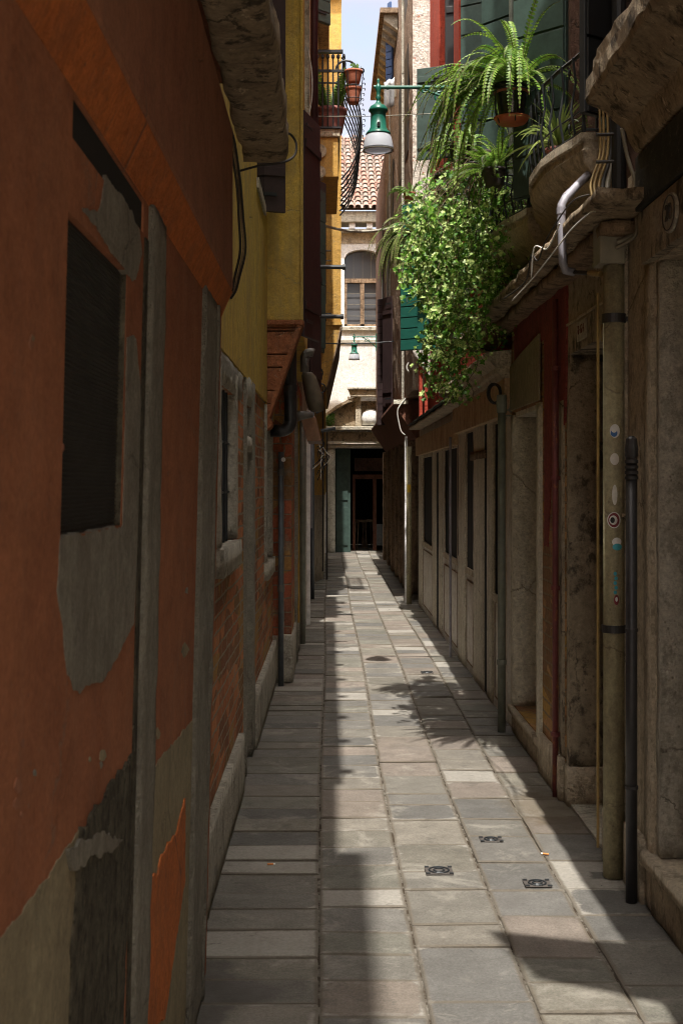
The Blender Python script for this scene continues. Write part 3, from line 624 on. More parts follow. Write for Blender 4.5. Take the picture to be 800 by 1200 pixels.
# bundle, hood and curled brackets beneath the jetty
m = MB(); m.lathe([(.03, 0), (.062, .02), (.075, .10), (.072, .2), (.06, .30), (.035, .33)], (-.165, 10.6, 2.13), 14)
m.v = [(p[0]+(2.46-p[2])*.22+noise.noise(Vector(p)*14)*.02, p[1]+noise.noise(Vector(p)*11)*.02, p[2]) for p in m.v]; m.build('wrapped_vent', 'tarp', L3, smooth=True)
m = MB(); m.tube([(-.19, 10.45, 2.45), (-.19, 10.45, 2.56)]+arc((-.14, 10.45, 2.56), .05, 180, 60, 6), .036, 12); m.build('vent_cap', 'pipegrey', L3, smooth=True)
m = MB(); m.tube([(-.27, 10.5, 2.09), (-.20, 10.5, 2.10), (-.12, 10.5, 2.10)], [.05, .036, .02], 12); m.build('vent_outlet', 'pipegrey', L3, smooth=True)
m = MB()
for i in range(5):
    t = i/5; m.prism([(-.25+.03*i, 11.0, 2.16-.012*i), (-.22+.03*i, 11.0, 2.16-.012*i), (-.20+.022*i+.06, 11.0, 1.90), (-.235+.022*i+.06, 11.0, 1.90)], (0, .8, 0))
m.build('copper_hood', 'copper', L3, bevel=.005)
for (u, v, d) in ((372, 437, 12.5), (370, 478, 12.5), (376, 455, 14), (374, 520, 14)):
    c = px(u, v, d); m = MB(); m.tube(arc(c, .05, -90, 120, 10), .008, 8); m.build('curled_iron', 'iron', L3)
m = MB(); m.box(-1.6, .0, 11.61, 14.2, 7.2, 7.32)
for y in (11.9, 12.2, 12.8, 13.3, 13.5): m.box(-.3, .05+rnd.random()*.14, y, y+.07+rnd.random()*.12, 7.13, 7.199); m.build('eave', 'wood', L3)

# =================================================================== LEFT: grey doors house with balcony
L4 = thing('grey_door_house', 'narrow house with peeling grey and violet street doors below the iron balcony', 'house', (-.6, 16, 0))
fL4 = side_map(-.285, 14.2, -.27, 19.4, +1)
m = MB(fL4); m.wall(14.2, 19.4, 0, 3.2, [(14.6, 15.4, 0, 2.1), (16.4, 17.3, 0, 2.2), (17.9, 18.8, .8, 2.2)], -.3, 0); m.build('wall', 'stonewarm', L4)
m = MB(fL4); m.box(14.2, 19.4, -.6, -.32, 0, 3.2); m.build('back_wall', 'interior', L4)
m = MB(fL4)
for s in (14.5, 15.4, 16.3, 17.3): m.rbox(s, s+.1, -.1, .04, 0, 2.3, .08, .005, 9, s)
m.build('door_jamb', 'stone', L4, smooth=True)
m = MB(fL4); m.box(14.6, 15.4, -.12, -.09, 0, 2.1); m.build('door', M['shopgrey'], L4)
m = MB(fL4); m.box(16.4, 17.3, -.10, -.07, 0, 2.2); m.build('door', 'maroon', L4)
m = MB(); m.tube([(-.205, 17.0, 0), (-.205, 17.0, 2.6)], .028, 10); m.build('downpipe', 'pipeblue', L4, smooth=True)
m = MB(); m.tube([(-.20, 15.3, 1.0), (-.20, 15.3, 3.6)], .018, 10); m.build('downpipe', 'pipelilac', L4, smooth=True)
m = MB(); m.box(-1.6, -.14, 14.2, 19.4, 3.2, 8.0); m.build('upper_storey', 'yellow2', L4)
m = MB(); m.box(-1.7, .02, 14.2, 19.4, 8.0, 8.14); m.build('eave', 'wood', L4)
shutter(L4, (-.13, 15.0), (.02, 15.15), 6.95, 8.0, 'greenshutter', 8)
shutter(L4, (-.13, 14.6), (-.04, 14.8), 3.6, 5.0, 'brownshutter', 6)
# tangled cables
for i in range(9):
    a = px(372+rnd.uniform(-3, 6), 520+rnd.uniform(-5, 10), 15.4); cable(L4, [a, a+Vector((rnd.uniform(0, .08), 0, rnd.uniform(-.12, .05))), a+Vector((rnd.uniform(0, .12), 0, rnd.uniform(-.22, -.05))), a+Vector((rnd.uniform(-.08, .05), 0, rnd.uniform(-.4, -.2)))], .006, 'cable' if i % 3 else 'whitecable')
m = MB(); m.tube([px(376, 505, 15), px(393, 502, 15)], .02, 8); m.build('iron_bar', 'iron', L4)

# balcony D with bombe railing (part of that house)
BZ = 5.97; y0, y1 = 16.0, 18.3
m = MB(); m.box(-.16, .155, y0, y1, BZ-.10, BZ); bal = m.build('balcony', 'stonewarm', L4, bevel=.012)
m = MB(); m.box(-.16, .13, y0+.03, y1-.03, BZ-.60, BZ-.10); m.build('balcony_soffit', 'yellow2', bal, bevel=.01)
m = MB()
for k in range(2):
    zc = BZ-.28-.26*k
    m.tube([(-.10, y0-.01, zc), (-.10, y0+.2, zc)], .085-.01*k, 14)
m.build('scroll_bracket', 'stonewarm', bal, smooth=False)
m = MB()
def belly(t): # outward x offset of the long side with height fraction
    return .17+.30*math.sin(min(1, max(0, t*1.08))*math.pi)**.8*(1-.35*t)
zb0, zb1 = BZ-.62, BZ+.92
def bx_(t): return max(.17, belly(t)) if t < .85 else .22
def rail_pt(t, y): return (belly(t) if t < .86 else .19+.02, y, zb0+(zb1-zb0)*t)
for i in range(8):
    y = y0+.05+(y1-y0-.1)*i/7; m.tube([rail_pt(j/14, y) for j in range(15)], .011, 5)
for t in [j/17 for j in range(1, 17)]: m.tube([rail_pt(t, y0+.05), rail_pt(t, y1-.05)], .003, 4)
m.tube([(.20, y0, zb1), (.20, y1, zb1)], .018, 6)
m.build('side_railing', 'iron', bal)
m = MB()
for i in range(5):
    x = -.13+.065*i; m.tube([(x, y0, BZ+.0), (x, y0-.02, BZ+.3), (x, y0-.01, BZ+.86)], .012, 6); m.lathe([(.005, 0), (.022, .02), (.022, .05), (.005, .07)], (x, y0-.01, BZ+.86), 8)
m.box(-.16, .20, y0-.03, y0+.0, BZ+.70, BZ+.73); m.box(-.16, .14, y0-.02, y0+.005, BZ+.56, BZ+.575); m.box(-.16, .17, y0-.025, y0+.01, BZ+.0, BZ+.02)
m.box(-.14, .19, y0-.04, y0+.03, BZ+.94, BZ+.975)
m.tube(arc((.23, y0, BZ+.72), .13, 170, 10, 10), .014, 6); m.tube(arc((.12, y0, BZ+.80), .10, 60, -80, 8), .012, 6)
m.build('front_railing', 'iron', bal)
m = MB(); m.box(.10, .44, y0-.02, y0, BZ+.70, BZ+.72); m.tube(arc((.42, y0-.01, BZ+.72), .03, -90, 120, 8), .01, 6)
for z in (BZ+.52, BZ+.36): m.tube(arc((.32, y0-.01, z), .10, 0, 360, 16, 'xy'), .006, 5)
for a in range(6): m.tube([(.32+.12*math.cos(a), y0+.12*math.sin(a), BZ+.70), (.32+.085*math.cos(a), y0+.085*math.sin(a), BZ+.30)], .006, 5)
m.build('pot_basket', 'iron', bal)
m = MB()
for i in range(14): m.tube(arc((.44+.012*math.sin(i), y0, BZ+.62-.065*i), .016, -60, 150, 5), .005, 4)
m.build('curled_spikes', 'iron', bal)

# =================================================================== LEFT: far ochre house projecting into the view
L5 = thing('ochre_house', 'far ochre stucco house whose sunlit front juts out past the balcony', 'house', (-.5, 21, 0))
m = MB()
m.prism([(-1.6, 19.4, 0), (-.285, 19.4, 0), (-.07, 20.6, 0), (-.06, 27.6, 0), (-1.6, 27.6, 0)], (0, 0, 1.35)); m.build('grey_base', 'stonewarm', L5)
m = MB(); m.prism([(-1.6, 19.41, 1.35), (-.285, 19.41, 1.35), (-.04, 20.4, 1.35), (-.04, 27.6, 1.35), (-1.6, 27.6, 1.35)], (0, 0, 1.65)); m.build('wall', 'yellow2', L5)
m = MB(); Y5 = 19.42
m.prism([(-1.6, Y5, 3.0), (-.02, Y5, 3.0), (.04, Y5, 3.25), (.20, Y5, 3.95), (.205, Y5, 8.9), (-1.6, Y5, 8.9)], (0, 6.0, 0)); m.build('upper_storey', 'yellow2', L5)
m = MB(); m.prism([(-.02, Y5-.02, 3.0), (.0, Y5-.02, 3.0), (.06, Y5-.02, 3.25), (.222, Y5-.02, 3.95), (.20, Y5-.02, 3.95), (.04, Y5-.02, 3.25)], (0, 6.0, 0)); m.build('corbel_trim', 'wood', L5)
m = MB(); m.box(-.05, .21, Y5-.03, Y5-.002, 3.93, 3.98); m.box(.0, .02, Y5-.02, Y5-.002, 3.3, 3.93); m.build('string_course', 'yellow2', L5)
m = MB(); m.box(-1.7, .21, Y5-.1, 25.6, 8.9, 9.05); m.build('eave', 'wood', L5)
m = MB()
for z in (4.9, 5.05, 4.1): m.tube([(-.14, Y5-.05, z), (.05, Y5-.05, z)], .01, 6)
for z in (4.95, 4.0): m.tube(arc((-.07, Y5-.06, z), .04, -90, 90, 6), .010, 6)
m.build('iron_bar', 'iron', L5)
shutter(L5, (-.15, Y5-.35), (-.07, Y5-.05), 3.5, 4.55, 'greenshutter', 6)
m = MB(); m.tube([(-.075, Y5-.06, .2), (-.075, Y5-.06, 3.0)], .012, 6); m.build('downpipe', 'pipedark', L5)
m = MB(); m.box(-.03, -.0, 20.3, 20.33, .0, 2.4); m.build('ground_cable', 'cable', L5)
sg = MB(); sg.box(-.145, -.105, 15.9, 15.92, 2.92, 3.10); 
so_ = sg.build('sign', 'redsign', None); tag(so_, 'small red edged white sign under the green shutter on the left', 'sign')
m = MB(); m.box(-.141, -.109, 15.894, 15.899, 2.94, 3.08); m.build('sign_face', 'whitesign', so_)

# =================================================================== FAR END
FY = 28.0; ff = front_map(FY)
FE = thing('white_house', 'white stuccoed house closing the alley with tiled roof, arched window and broken pediment', 'house', (1, FY, 0))
dx0, dx1, dz = .16, 1.55, 2.30
m = MB(ff)
ax0, ax1, az0, azs = .36, 1.15, 4.96, 6.30
m.wall(-2.5, 4.5, 0, 7.0, [(dx0, dx1, 0, dz), (ax0, ax1, az0, 6.66)], -.4, 0); m.build('wall', 'white', FE)
# arched head infill
m = MB(ff); n_ = 14; cxx = (ax0+ax1)/2; hw = (ax1-ax0)/2
for i in range(n_):
    xa = ax0+(ax1-ax0)*i/n_; xb = ax0+(ax1-ax0)*(i+1)/n_
    za = 6.44+.20*math.sqrt(max(0, 1-((xa-cxx)/hw)**2)); zb = 6.44+.20*math.sqrt(max(0, 1-((xb-cxx)/hw)**2))
    m.prism([(xa, -.4, za), (xb, -.4, zb), (xb, -.4, 6.662), (xa, -.4, 6.662)], (0, .398, 0))
m.build('arch_head', 'white', FE)
w_ = MB(ff); w_.box(ax0-.05, ax1+.05, -.22, -.20, az0-.05, 6.7); wo = w_.build('window', 'pane', FE)
m = MB(ff)
for x in (ax0+.01, ax1-.06, cxx-.045): m.box(x, x+(.09 if x == cxx-.045 else .05), -.17, -.12, az0, 5.95)
m.box(ax0, ax1, -.18, -.11, 5.93, 6.02); m.box(ax0, ax1, -.17, -.12, az0, az0+.06)
m.build('frame', 'wood', wo)
m = MB(ff)
for z in (5.2, 5.45, 5.7): m.box(ax0+.06, ax1-.06, -.165, -.15, z, z+.008)
for x in (ax0+.2, ax0+.4, ax0+.58): m.box(x, x+.008, -.165, -.15, 6.03, 6.6)
m.build('leading', 'greymetal', wo)
m = MB(ff); m.box(ax0-.1, ax1+.1, .001, .05, az0-.09, az0-.02); m.build('sill', 'stone', wo)
m = MB(ff); m.box(-2.5, 4.5, .001, .035, 4.60, 4.66); m.build('string_course', 'stone', FE)
m = MB(ff); m.box(-2.5, 4.5, .001, .02, 6.78, 7.0); m.build('frieze', 'stonewarm', FE)
m = MB(ff); m.box(-2.5, 4.5, -.3, .30, 7.18, 7.42); m.box(-2.5, 4.5, -.3, .22, 7.0, 7.05); m.build('cornice', 'stone', FE, bevel=.02)
m = MB(ff)
for i in range(16): x = -2.2+.38*i; m.box(x, x+.13, .0, .24, 7.052, 7.178)
m.build('dentils', 'white', FE)
# tiled roof
m = MB(); pit = R(31); tw = .17; tl = .30
for r in range(18):
    for c in range(32):
        x = -2.4+tw*c+(tw/2 if False else 0); m.tone = rnd.random(); j = rnd.uniform(-.012, .012); a0 = r*tl; a1 = a0+tl*1.25
        for k, (up, off) in enumerate(((1, 0), (-1, tw/2))):
            vs = []
            for t_, rr, lift in ((a0, .072, .035), (a1, .058, .0)):
                for q in range(6):
                    an = math.pi*q/5; hx = -math.cos(an)*rr; hz = (math.sin(an)*rr*.95 if up == 1 else -math.sin(an)*rr*.35+.01)
                    vs.append((x+off+hx+j, FY-.42+t_*math.cos(pit)-hz*math.sin(pit), 7.44+t_*math.sin(pit)+(hz+lift)*math.cos(pit)))
            m.tone = rnd.random(); m.add(vs, [(q, q+1, q+7, q+6) for q in range(5)])
m.build('roof', 'tile', FE, tone=True, smooth=False)
m = MB(); m.add([(-2.5, FY-.36, 7.425), (3.1, FY-.36, 7.425), (3.1, FY-.36+5.4*math.cos(pit), 7.425+5.4*math.sin(pit)), (-2.5, FY-.36+5.4*math.cos(pit), 7.425+5.4*math.sin(pit))], [(0, 1, 2, 3)]); m.build('roof_deck', 'wood', FE, weld=False)
# doorway: surround, entablature, broken pediment with niche
m = MB(ff); m.rbox(-.02, dx0, -.4, .06, 0, dz, .08, .006); m.rbox(dx1, dx1+.18, -.4, .06, 0, dz, .08, .006); m.build('door_surround', 'stone', FE, smooth=True)
m = MB(ff); m.box(-.06, 1.9, .0, .10, 2.302, 2.37); m.box(-.06, 1.9, .0, .14, 2.374, 2.44); m.build('architrave', 'stone', FE, bevel=.01)
m = MB(ff); m.box(-.06, 1.9, .0, .07, 2.444, 2.64); m.build('door_frieze', 'darkplaster', FE, bevel=.01)
m = MB(ff); m.box(-.12, 1.95, .0, .26, 2.68, 2.76)
for i in range(14): m.box(-.08+.145*i, -.03+.145*i, .0, .2, 2.642, 2.678)
m.build('door_cornice', 'stone', FE, bevel=.012)
m = MB(ff)
for sgn in (-1, 1):
    c0 = .93; pts = [(c0+sgn*1.08, 2.80), (c0+sgn*.96, 2.98), (c0+sgn*.75, 3.14), (c0+sgn*.5, 3.27), (c0+sgn*.30, 3.33)]
    for (xa, za), (xb, zb) in zip(pts[:-1], pts[1:]): m.prism([(xa, .0, za), (xb, .0, zb), (xb, .0, zb+.07), (xa, .0, za+.07)], (0, .24, 0))
m.build('pediment_moulding', 'stonedark', FE)
m = MB(ff); m.prism([(-.08, .0, 2.762), (1.94, .0, 2.762), (1.80, .0, 3.02), (1.45, .0, 3.24), (1.22, .0, 3.32), (.65, .0, 3.32), (.40, .0, 3.24), (.08, .0, 3.02)], (0, .06, 0)); m.build('tympanum', 'stonedark', FE)
m = MB(ff); m.box(.60, .72, .062, .17, 2.77, 3.40); m.box(1.14, 1.26, .062, .17, 2.77, 3.40); m.prism([(.50, .062, 3.40), (1.36, .062, 3.40), (1.42, .062, 3.56), (.44, .062, 3.56)], (0, .22, 0)); m.build('aedicule', 'stonewarm', FE, bevel=.01)
m = MB(ff); m.rbox(.42, 1.44, .07, .34, 3.56, 3.60, .06, .006); m.build('aedicule_cap', 'stone', FE)
m = MB(ff); m.lathe([(.19, 0), (.20, .15), (.17, .27), (.09, .34), (.0, .35)], (.93, .14, 2.79), 16); m.v = [(p[0], FY-.1+(p[1]-(FY-.14))*.5, p[2]) for p in m.v]; m.build('carved_bust', 'white', FE, smooth=True)
# dim doorway interior
m = MB(ff); m.box(-.6, 2.6, -4.0, -3.9, 0, 3); m.box(-.7, -.6, -4, -.41, 0, 3); m.box(2.6, 2.7, -4, -.41, 0, 3); m.box(-.7, 2.7, -4, -.41, 3, 3.1); m.build('passage', 'interior', FE)
m = MB(ff); m.box(dx0+.02, dx0+.34, -.36, -.31, .0, 2.28); m.box(dx0+.05, dx0+.28, -.305, -.29, .15, 1.0); m.box(dx0+.05, dx0+.28, -.305, -.29, 1.15, 2.15); m.build('door_leaf', 'greenshutter', FE, bevel=.005)
m = MB(ff); m.box(.56, .62, -1.0, -.93, 0, 1.62); m.box(1.02, 1.10, -1.0, -.93, 0, 1.62); m.box(.56, 1.5, -1.0, -.93, 1.62, 1.72); m.build('inner_frame', 'woodred', FE)
m = MB(ff); m.box(.6, 1.5, -1.02, -.99, 1.80, 2.10); m.build('transom_panel', 'brownwall', FE)
m = MB(ff); m.box(1.10, 1.5, -.95, -.92, .12, .60); m.build('pale_panel', 'pipeblue', FE)
for (cx_, cy_) in ((.76, 29.8), (.95, 30.0)):
    ch = thing('bar_stool', 'dark wooden stool standing inside the far doorway'+(' on the left' if cx_ < .9 else ' on the right'), 'stool', (cx_, cy_, 0), .3, 'stools in the far doorway')
    m = MB(); m.lathe([(.15, .62), (.16, .64), (.16, .67), (.14, .68)], (0, 0, 0), 14); m.build('seat', 'wood', ch, local=True)
    for a in range(4): m = MB(); c_, s_ = math.cos(a*math.pi/2+.78), math.sin(a*math.pi/2+.78); m.tube([(.17*c_, .17*s_, 0), (.11*c_, .11*s_, .62)], .014, 6); m.build('leg', 'wood', ch, local=True)
# a bush growing on the door cornice
def leafcloud(name, label, cat, centre, rad, n, size, mat, group=None, droop=0, seed=1):
    r_ = random.Random(seed); m = MB(); c = Vector(centre)
    for i in range(n):
        v = Vector((r_.gauss(0, 1), r_.gauss(0, 1), r_.gauss(0, 1))).normalized()*(r_.random()**.4)
        p = c+Vector((v.x*rad[0], v.y*rad[1], v.z*rad[2])); m.tone = r_.random()
        a = Vector((r_.gauss(0, 1), r_.gauss(0, 1), r_.gauss(0, .6))).normalized()*size; b = a.cross(Vector((r_.gauss(0, 1), r_.gauss(0, 1), r_.gauss(0, 1)))).normalized()*size*.35
        m.add([p-a, p+b, p+a, p-b], [(0, 1, 2, 3)])
    o = m.build('foliage', mat, None, tone=True); return o
o = leafcloud('', '', '', (.02, FY-.18, 2.92), (.16, .12, .17), 420, .03, 'bush', seed=3); o.name = 'wild_plant'
tag(o, 'green weed growing on the left end of the far door cornice', 'plant')
o = leafcloud('', '', '', (1.28, FY-.24, 2.80), (.12, .08, .04), 110, .025, 'bush', seed=4); o.name = 'wild_plant'
tag(o, 'low green tuft on the right of the far door cornice', 'plant')
m = MB(); m.box(-14, -2.5, FY, FY+6, 0, 9); tag(m.build('corner_house', 'stonewarm'), 'plain stone house beyond the far left corner of the alley', 'house')

# =================================================================== RIGHT
# --- near stone doorway house
fR1 = side_map(1.165, 0, 1.165, 10, -1)
R1 = thing('stone_doorway_house', 'near right house with a big stone hood and an oval number plate', 'house', (1.3, 3.5, 0))
m = MB(fR1); m.wall(-2.2, 5.02, 0, 2.74, [(3.2, 4.60, .0, 2.34)], -.5, -.01); m.build('wall', 'stonewarm', R1)
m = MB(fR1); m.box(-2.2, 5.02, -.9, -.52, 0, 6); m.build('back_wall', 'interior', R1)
m = MB(fR1); m.rbox(4.61, 4.72, -.3, .004, .0, 2.35, .05, .004); m.rbox(3.0, 3.19, -.3, .02, 0, 2.35, .06, .004); m.build('door_jamb', 'stonewarm', R1, smooth=True)
m = MB(fR1); m.rbox(4.54, 4.60, -.34, -.012, .215, 2.34, .05, .003); m.build('jamb_reveal', 'stone', R1, smooth=True)
m = MB(fR1); m.box(3.2, 4.6, -.40, -.36, .2, 2.34); m.build('door', 'woodred', R1)
m = MB(fR1); m.rbox(2.9, 4.68, -.38, .03, .165, .212, .05, .003); m.rbox(2.9, 4.60, -.38, .006, 0, .165, .06, .003); m.build('doorstep', 'stonewarm', R1, smooth=True)
m = MB(fR1); m.rbox(4.69, 4.97, -.05, .022, 0, .235, .05, .003); m.build('plinth', 'stonewarm', R1, smooth=True)
m = MB(fR1); m.box(2.9, 4.68, -.3, .022, 2.345, 2.54); fas = m.build('lintel', 'darkplaster', R1, bevel=.004)
m = MB(fR1); m.box(2.9, 4.72, -.3, .034, 2.546, 2.745); m.build('slate_panel', 'slate', R1, bevel=.004)
def cpr(u, v): y = 1.143*F/(u-CU); return (y, EYE+(CV-v)/F*y)
# oval number plate
m = MB(fR1); ov = [(4.245+.085*math.cos(a*math.pi/12), .024, 2.443+.066*math.sin(a*math.pi/12)) for a in range(24)]; m.prism(ov, (0, .012, 0)); op = m.build('number_plate', 'stone', R1, bevel=.004)
m = MB(fR1); rim = [(4.245+.074*math.cos(a*math.pi/12), .038, 2.443+.057*math.sin(a*math.pi/12)) for a in range(25)]; m.tube(rim, .0022, 5); m.build('rim', 'number', op)
def text_mesh(txt, size, mat, parent, place, name='number', ext=.002):
    cu = bpy.data.curves.new('t', 'FONT'); cu.body = txt; cu.size = size; cu.extrude = ext; cu.align_x = 'CENTER'; cu.align_y = 'CENTER'
    t = bpy.data.objects.new('t', cu); COL.objects.link(t); dg = bpy.context.evaluated_depsgraph_get(); dg.update()
    me = bpy.data.meshes.new_from_object(t.evaluated_get(dg)); bpy.data.objects.remove(t)
    for v in me.vertices: v.co = Vector(place(v.co.x, v.co.z, v.co.y))-wloc(parent)
    me.materials.clear(); me.materials.append(M[mat]); o = bpy.data.objects.new(name, me); COL.objects.link(o); o.parent = parent; return o
text_mesh('20', .078, 'number', op, lambda a, d, b: fR1(4.245-a, .039+d, 2.443+b))
# stone hood: moulded profile
prof = [(1.165, 2.748), (1.125, 2.76), (1.105, 2.80), (1.09, 2.84), (1.04, 2.865), (1.01, 2.90), (.975, 2.93), (.955, 2.935), (.945, 2.96), (.945, 3.02), (.965, 3.03), (.965, 3.09), (1.3, 3.12), (1.3, 2.748)]
m = MB(); N_ = 46; vs = []; fs = []
for i in range(N_+1):
    y = 1.6+(4.69-1.6)*i/N_
    for (x, z) in prof:
        e = noise.noise_vector(Vector((x*9, y*7, z*9)))*.012+noise.noise_vector(Vector((x*25, y*22, z*25)))*.006 if x < 1.16 else Vector((0, 0, 0)); vs.append((x+e.x, y+e.y*.5, z+e.z))
k_ = len(prof)
for i in range(N_):
    for j in range(k_): fs.append((i*k_+j, i*k_+(j+1) % k_, (i+1)*k_+(j+1) % k_, (i+1)*k_+j))
fs += [tuple(range(k_)), tuple(N_*k_+j for j in range(k_))]
m.add(vs, fs); m.build('door_hood', 'stonedark', R1, smooth=False)
m = MB(fR1); m.box(-2.2, 5.02, -.6, -.10, 2.74, 7.6); m.build('upper_wall', 'brownwall', R1)
m = MB(); m.box(.97, 2.4, -2.2, 5.0, 7.6, 7.75); m.build('eave', 'wood', R1)
# high balcony, out of the picture, whose corner shadow lies on the paving
m = MB(); m.prism([(1.2, 1.36, 5.40), (.56, 1.74, 5.40), (.47, 2.11, 5.40), (1.2, 1.91, 5.40)], (0, 0, .12)); m.build('high_balcony', 'stone', R1)
m = MB(); m.tube([px(770, -10, 4.75), px(735, 30, 4.8), px(705, 62, 4.9)], .010, 8); m.build('iron_stay', 'iron', R1)

# --- pipes bay and walled niche
fR2 = side_map(1.155, 0, 1.155, 10, -1)
R2 = thing('niche_house', 'narrow brown plastered bay between the stone doorway and the burgundy wall, with tall downpipes', 'house', (1.3, 5.6, 0))
m = MB(fR2); m.wall(5.03, 6.20, 0, 2.54, [(5.24, 6.13, 0, 2.16)], -.5, 0); m.build('wall', 'darkplaster', R2)
m = MB(fR2); m.rbox(5.235, 6.14, -.19, -.165, 0, 2.17, .06, .003); m.build('blocked_door', 'darkplaster', R2)
m = MB(fR2); m.rbox(6.118, 6.20, -.165, .002, .19, 2.16, .05, .004); m.build('niche_jamb', 'darkplaster', R2, smooth=True)
m = MB(fR2); m.rbox(6.10, 6.21, -.17, .012, 0, .19, .05, .003); m.build('niche_plinth', 'stonewarm', R2, smooth=True)
m = MB(fR2); m.rbox(5.02, 5.245, -.06, .012, .21, 2.5, .06, .005, 9, 5); m.build('pilaster', 'stonewarm', R2, smooth=True)
m = MB(fR2); m.rbox(5.02, 5.27, -.06, .03, 0, .21, .05, .003); m.build('plinth', 'stonewarm', R2, smooth=True)
m = MB(fR2); m.rbox(5.26, 6.10, -.165, .0, 0, .015, .08, .001); m.build('threshold', 'stone', R2)
m = MB(fR2); m.rbox(5.1, 6.18, 0, .010, 2.298, 2.312, .05, .003); m.build('drip_line', 'stonewarm', R2)
# street plaque with faded strokes
m = MB(fR2); m.box(5.70, 5.90, .001, .010, 2.195, 2.285); pq = m.build('plaque', 'stone', R2, bevel=.003)
m = MB(fR2)
for i in range(4):
    s = 5.73+.038*i
    m.box(s, s+.006, .0105, .0125, 2.225, 2.262)
    if i % 2: m.box(s, s+.022, .0105, .0125, 2.258, 2.264); m.box(s+.016, s+.022, .0105, .0125, 2.225, 2.245)
    else: m.box(s, s+.02, .0105, .0125, 2.240, 2.246)
m.build('faded_lettering', 'plaquered', pq)
# pale downpipe
PX, PY = 1.122, 5.03
m = MB(); m.tube([(PX, PY, .0), (PX, PY, 2.42)], .041, 20); dp = m.build('downpipe', 'pipepale', R2, smooth=True)
m = MB(); m.lathe([(.047, 0), (.047, .035)], (PX, PY, 2.175), 22); m.lathe([(.047, 0), (.047, .03)], (PX, PY, .96), 22); m.box(PX, PX+.06, PY-.01, PY+.01, 2.18, 2.2); m.build('collar', 'pipedark', dp)
m = MB(); DX, DY = 1.118, 4.72; m.tube([(DX, DY, 0), (DX, DY, 1.64)], .021, 14); dd = m.build('conduit', 'pipedark', R2, smooth=True)
m = MB()
for z in (1.645, 1.62, 1.60, 1.58, 1.56, .42, 1.0): m.lathe([(.025, 0), (.025, .011)], (DX, DY, z), 14)
m.lathe([(.022, 0), (.025, .03), (.02, .07), (.010, .08)], (DX, DY, 1.64), 14); m.build('coupling', 'pipedark', dd)
m = MB(); m.box(PX+.045, PX+.065, PY-.06, PY-.05, 1.22, 1.42); m.box(PX+.02, PX+.065, PY-.07, PY-.05, 1.415, 1.43); m.build('bracket', 'stonewarm', dp)
m = MB(); m.tube([(PX-.052, PY+.05, 0.1), (PX-.052, PY+.05, 2.3)], .006, 6); m.build('conduit', 'yellowcable', R2)
# stickers on the pale pipe: curved shells
def sticker(u0, u1, v0, v1, mat, name='sticker', r=.0418, shape='rect', n=10):
    # facing the camera side of the pipe
    vs = []; fs = []
    ang0 = -math.pi/2-.22
    cu_ = CU+PX*F/PY
    for j in range(n+1):
        for i in range(n+1):
            tu, tv = i/n, j/n
            if shape == 'disc':
                qx, qy = tu*2-1, tv*2-1; hx = qx*math.sqrt(max(0, 1-qy*qy/2)); hy = qy*math.sqrt(max(0, 1-qx*qx/2)); tu, tv = hx/2+.5, hy/2+.5
            u = u0+(u1-u0)*tu; v = v0+(v1-v0)*tv
            off = (u-cu_)/F*PY/r; off = max(-.98, min(.98, off)); a = math.asin(off)
            vs.append((PX+math.sin(a+ -.0)*r, PY-math.cos(a)*r, EYE+(CV-v)/F*(PY-.04)))
    for j in range(n):
        for i in range(n): fs.append((j*(n+1)+i, j*(n+1)+i+1, (j+1)*(n+1)+i+1, (j+1)*(n+1)+i))
    m = MB(); m.add(vs, fs); return m.build(name, mat, dp)
sticker(711.5, 723, 497, 513, 'whitesign', r=.0416, shape='disc'); sticker(712.5, 720, 503, 512, 'sblue', r=.0422, shape='disc'); sticker(713.5, 719, 502.5, 507, 'whitesign', r=.0426, shape='disc')
sticker(712, 722, 531, 545, 'paper', r=.0416, shape='disc'); sticker(714, 720, 568, 592, 'paper', r=.0416, shape='disc')
sticker(709, 724, 600, 619, 'whitesign', r=.0414, shape='disc'); sticker(710, 722.5, 601, 618, 'sred', r=.0418, shape='disc'); sticker(711, 720, 604, 615, 'whitesign', r=.0422, shape='disc'); sticker(712, 717, 606, 613, 'black', r=.0426, shape='disc')
sticker(714, 725, 630, 640, 'whitesign', r=.0418, shape='disc'); sticker(714.5, 725.5, 637, 645, 'scyan', r=.0422, shape='disc')
for i in range(5): sticker(715.5+(i % 2), 719.5+(i % 2), 670+i*5.5, 674.5+i*5.5, 'scyan', r=.0418, shape='disc')
sticker(716, 722, 697, 709, 'sred', r=.0418, shape='disc'); sticker(717.5, 720.5, 699.5, 705, 'whitesign', r=.0424, shape='disc')
# grey box above the pipe
m = MB(); m.box(1.055, 1.155, 4.97, 5.10, 2.40, 2.61); eb = m.build('junction_box', 'greymetal', R2, bevel=.006)
m = MB(); m.box(1.066, 1.074, 4.962, 4.969, 2.53, 2.56); m.build('warning_label', 'gold', eb)
m = MB(); m.tube([(1.12, 4.96, 2.48), (1.15, 4.95, 2.49), (1.18, 4.95, 2.51)], .012, 8); m.build('cable_gland', 'greymetal', eb)
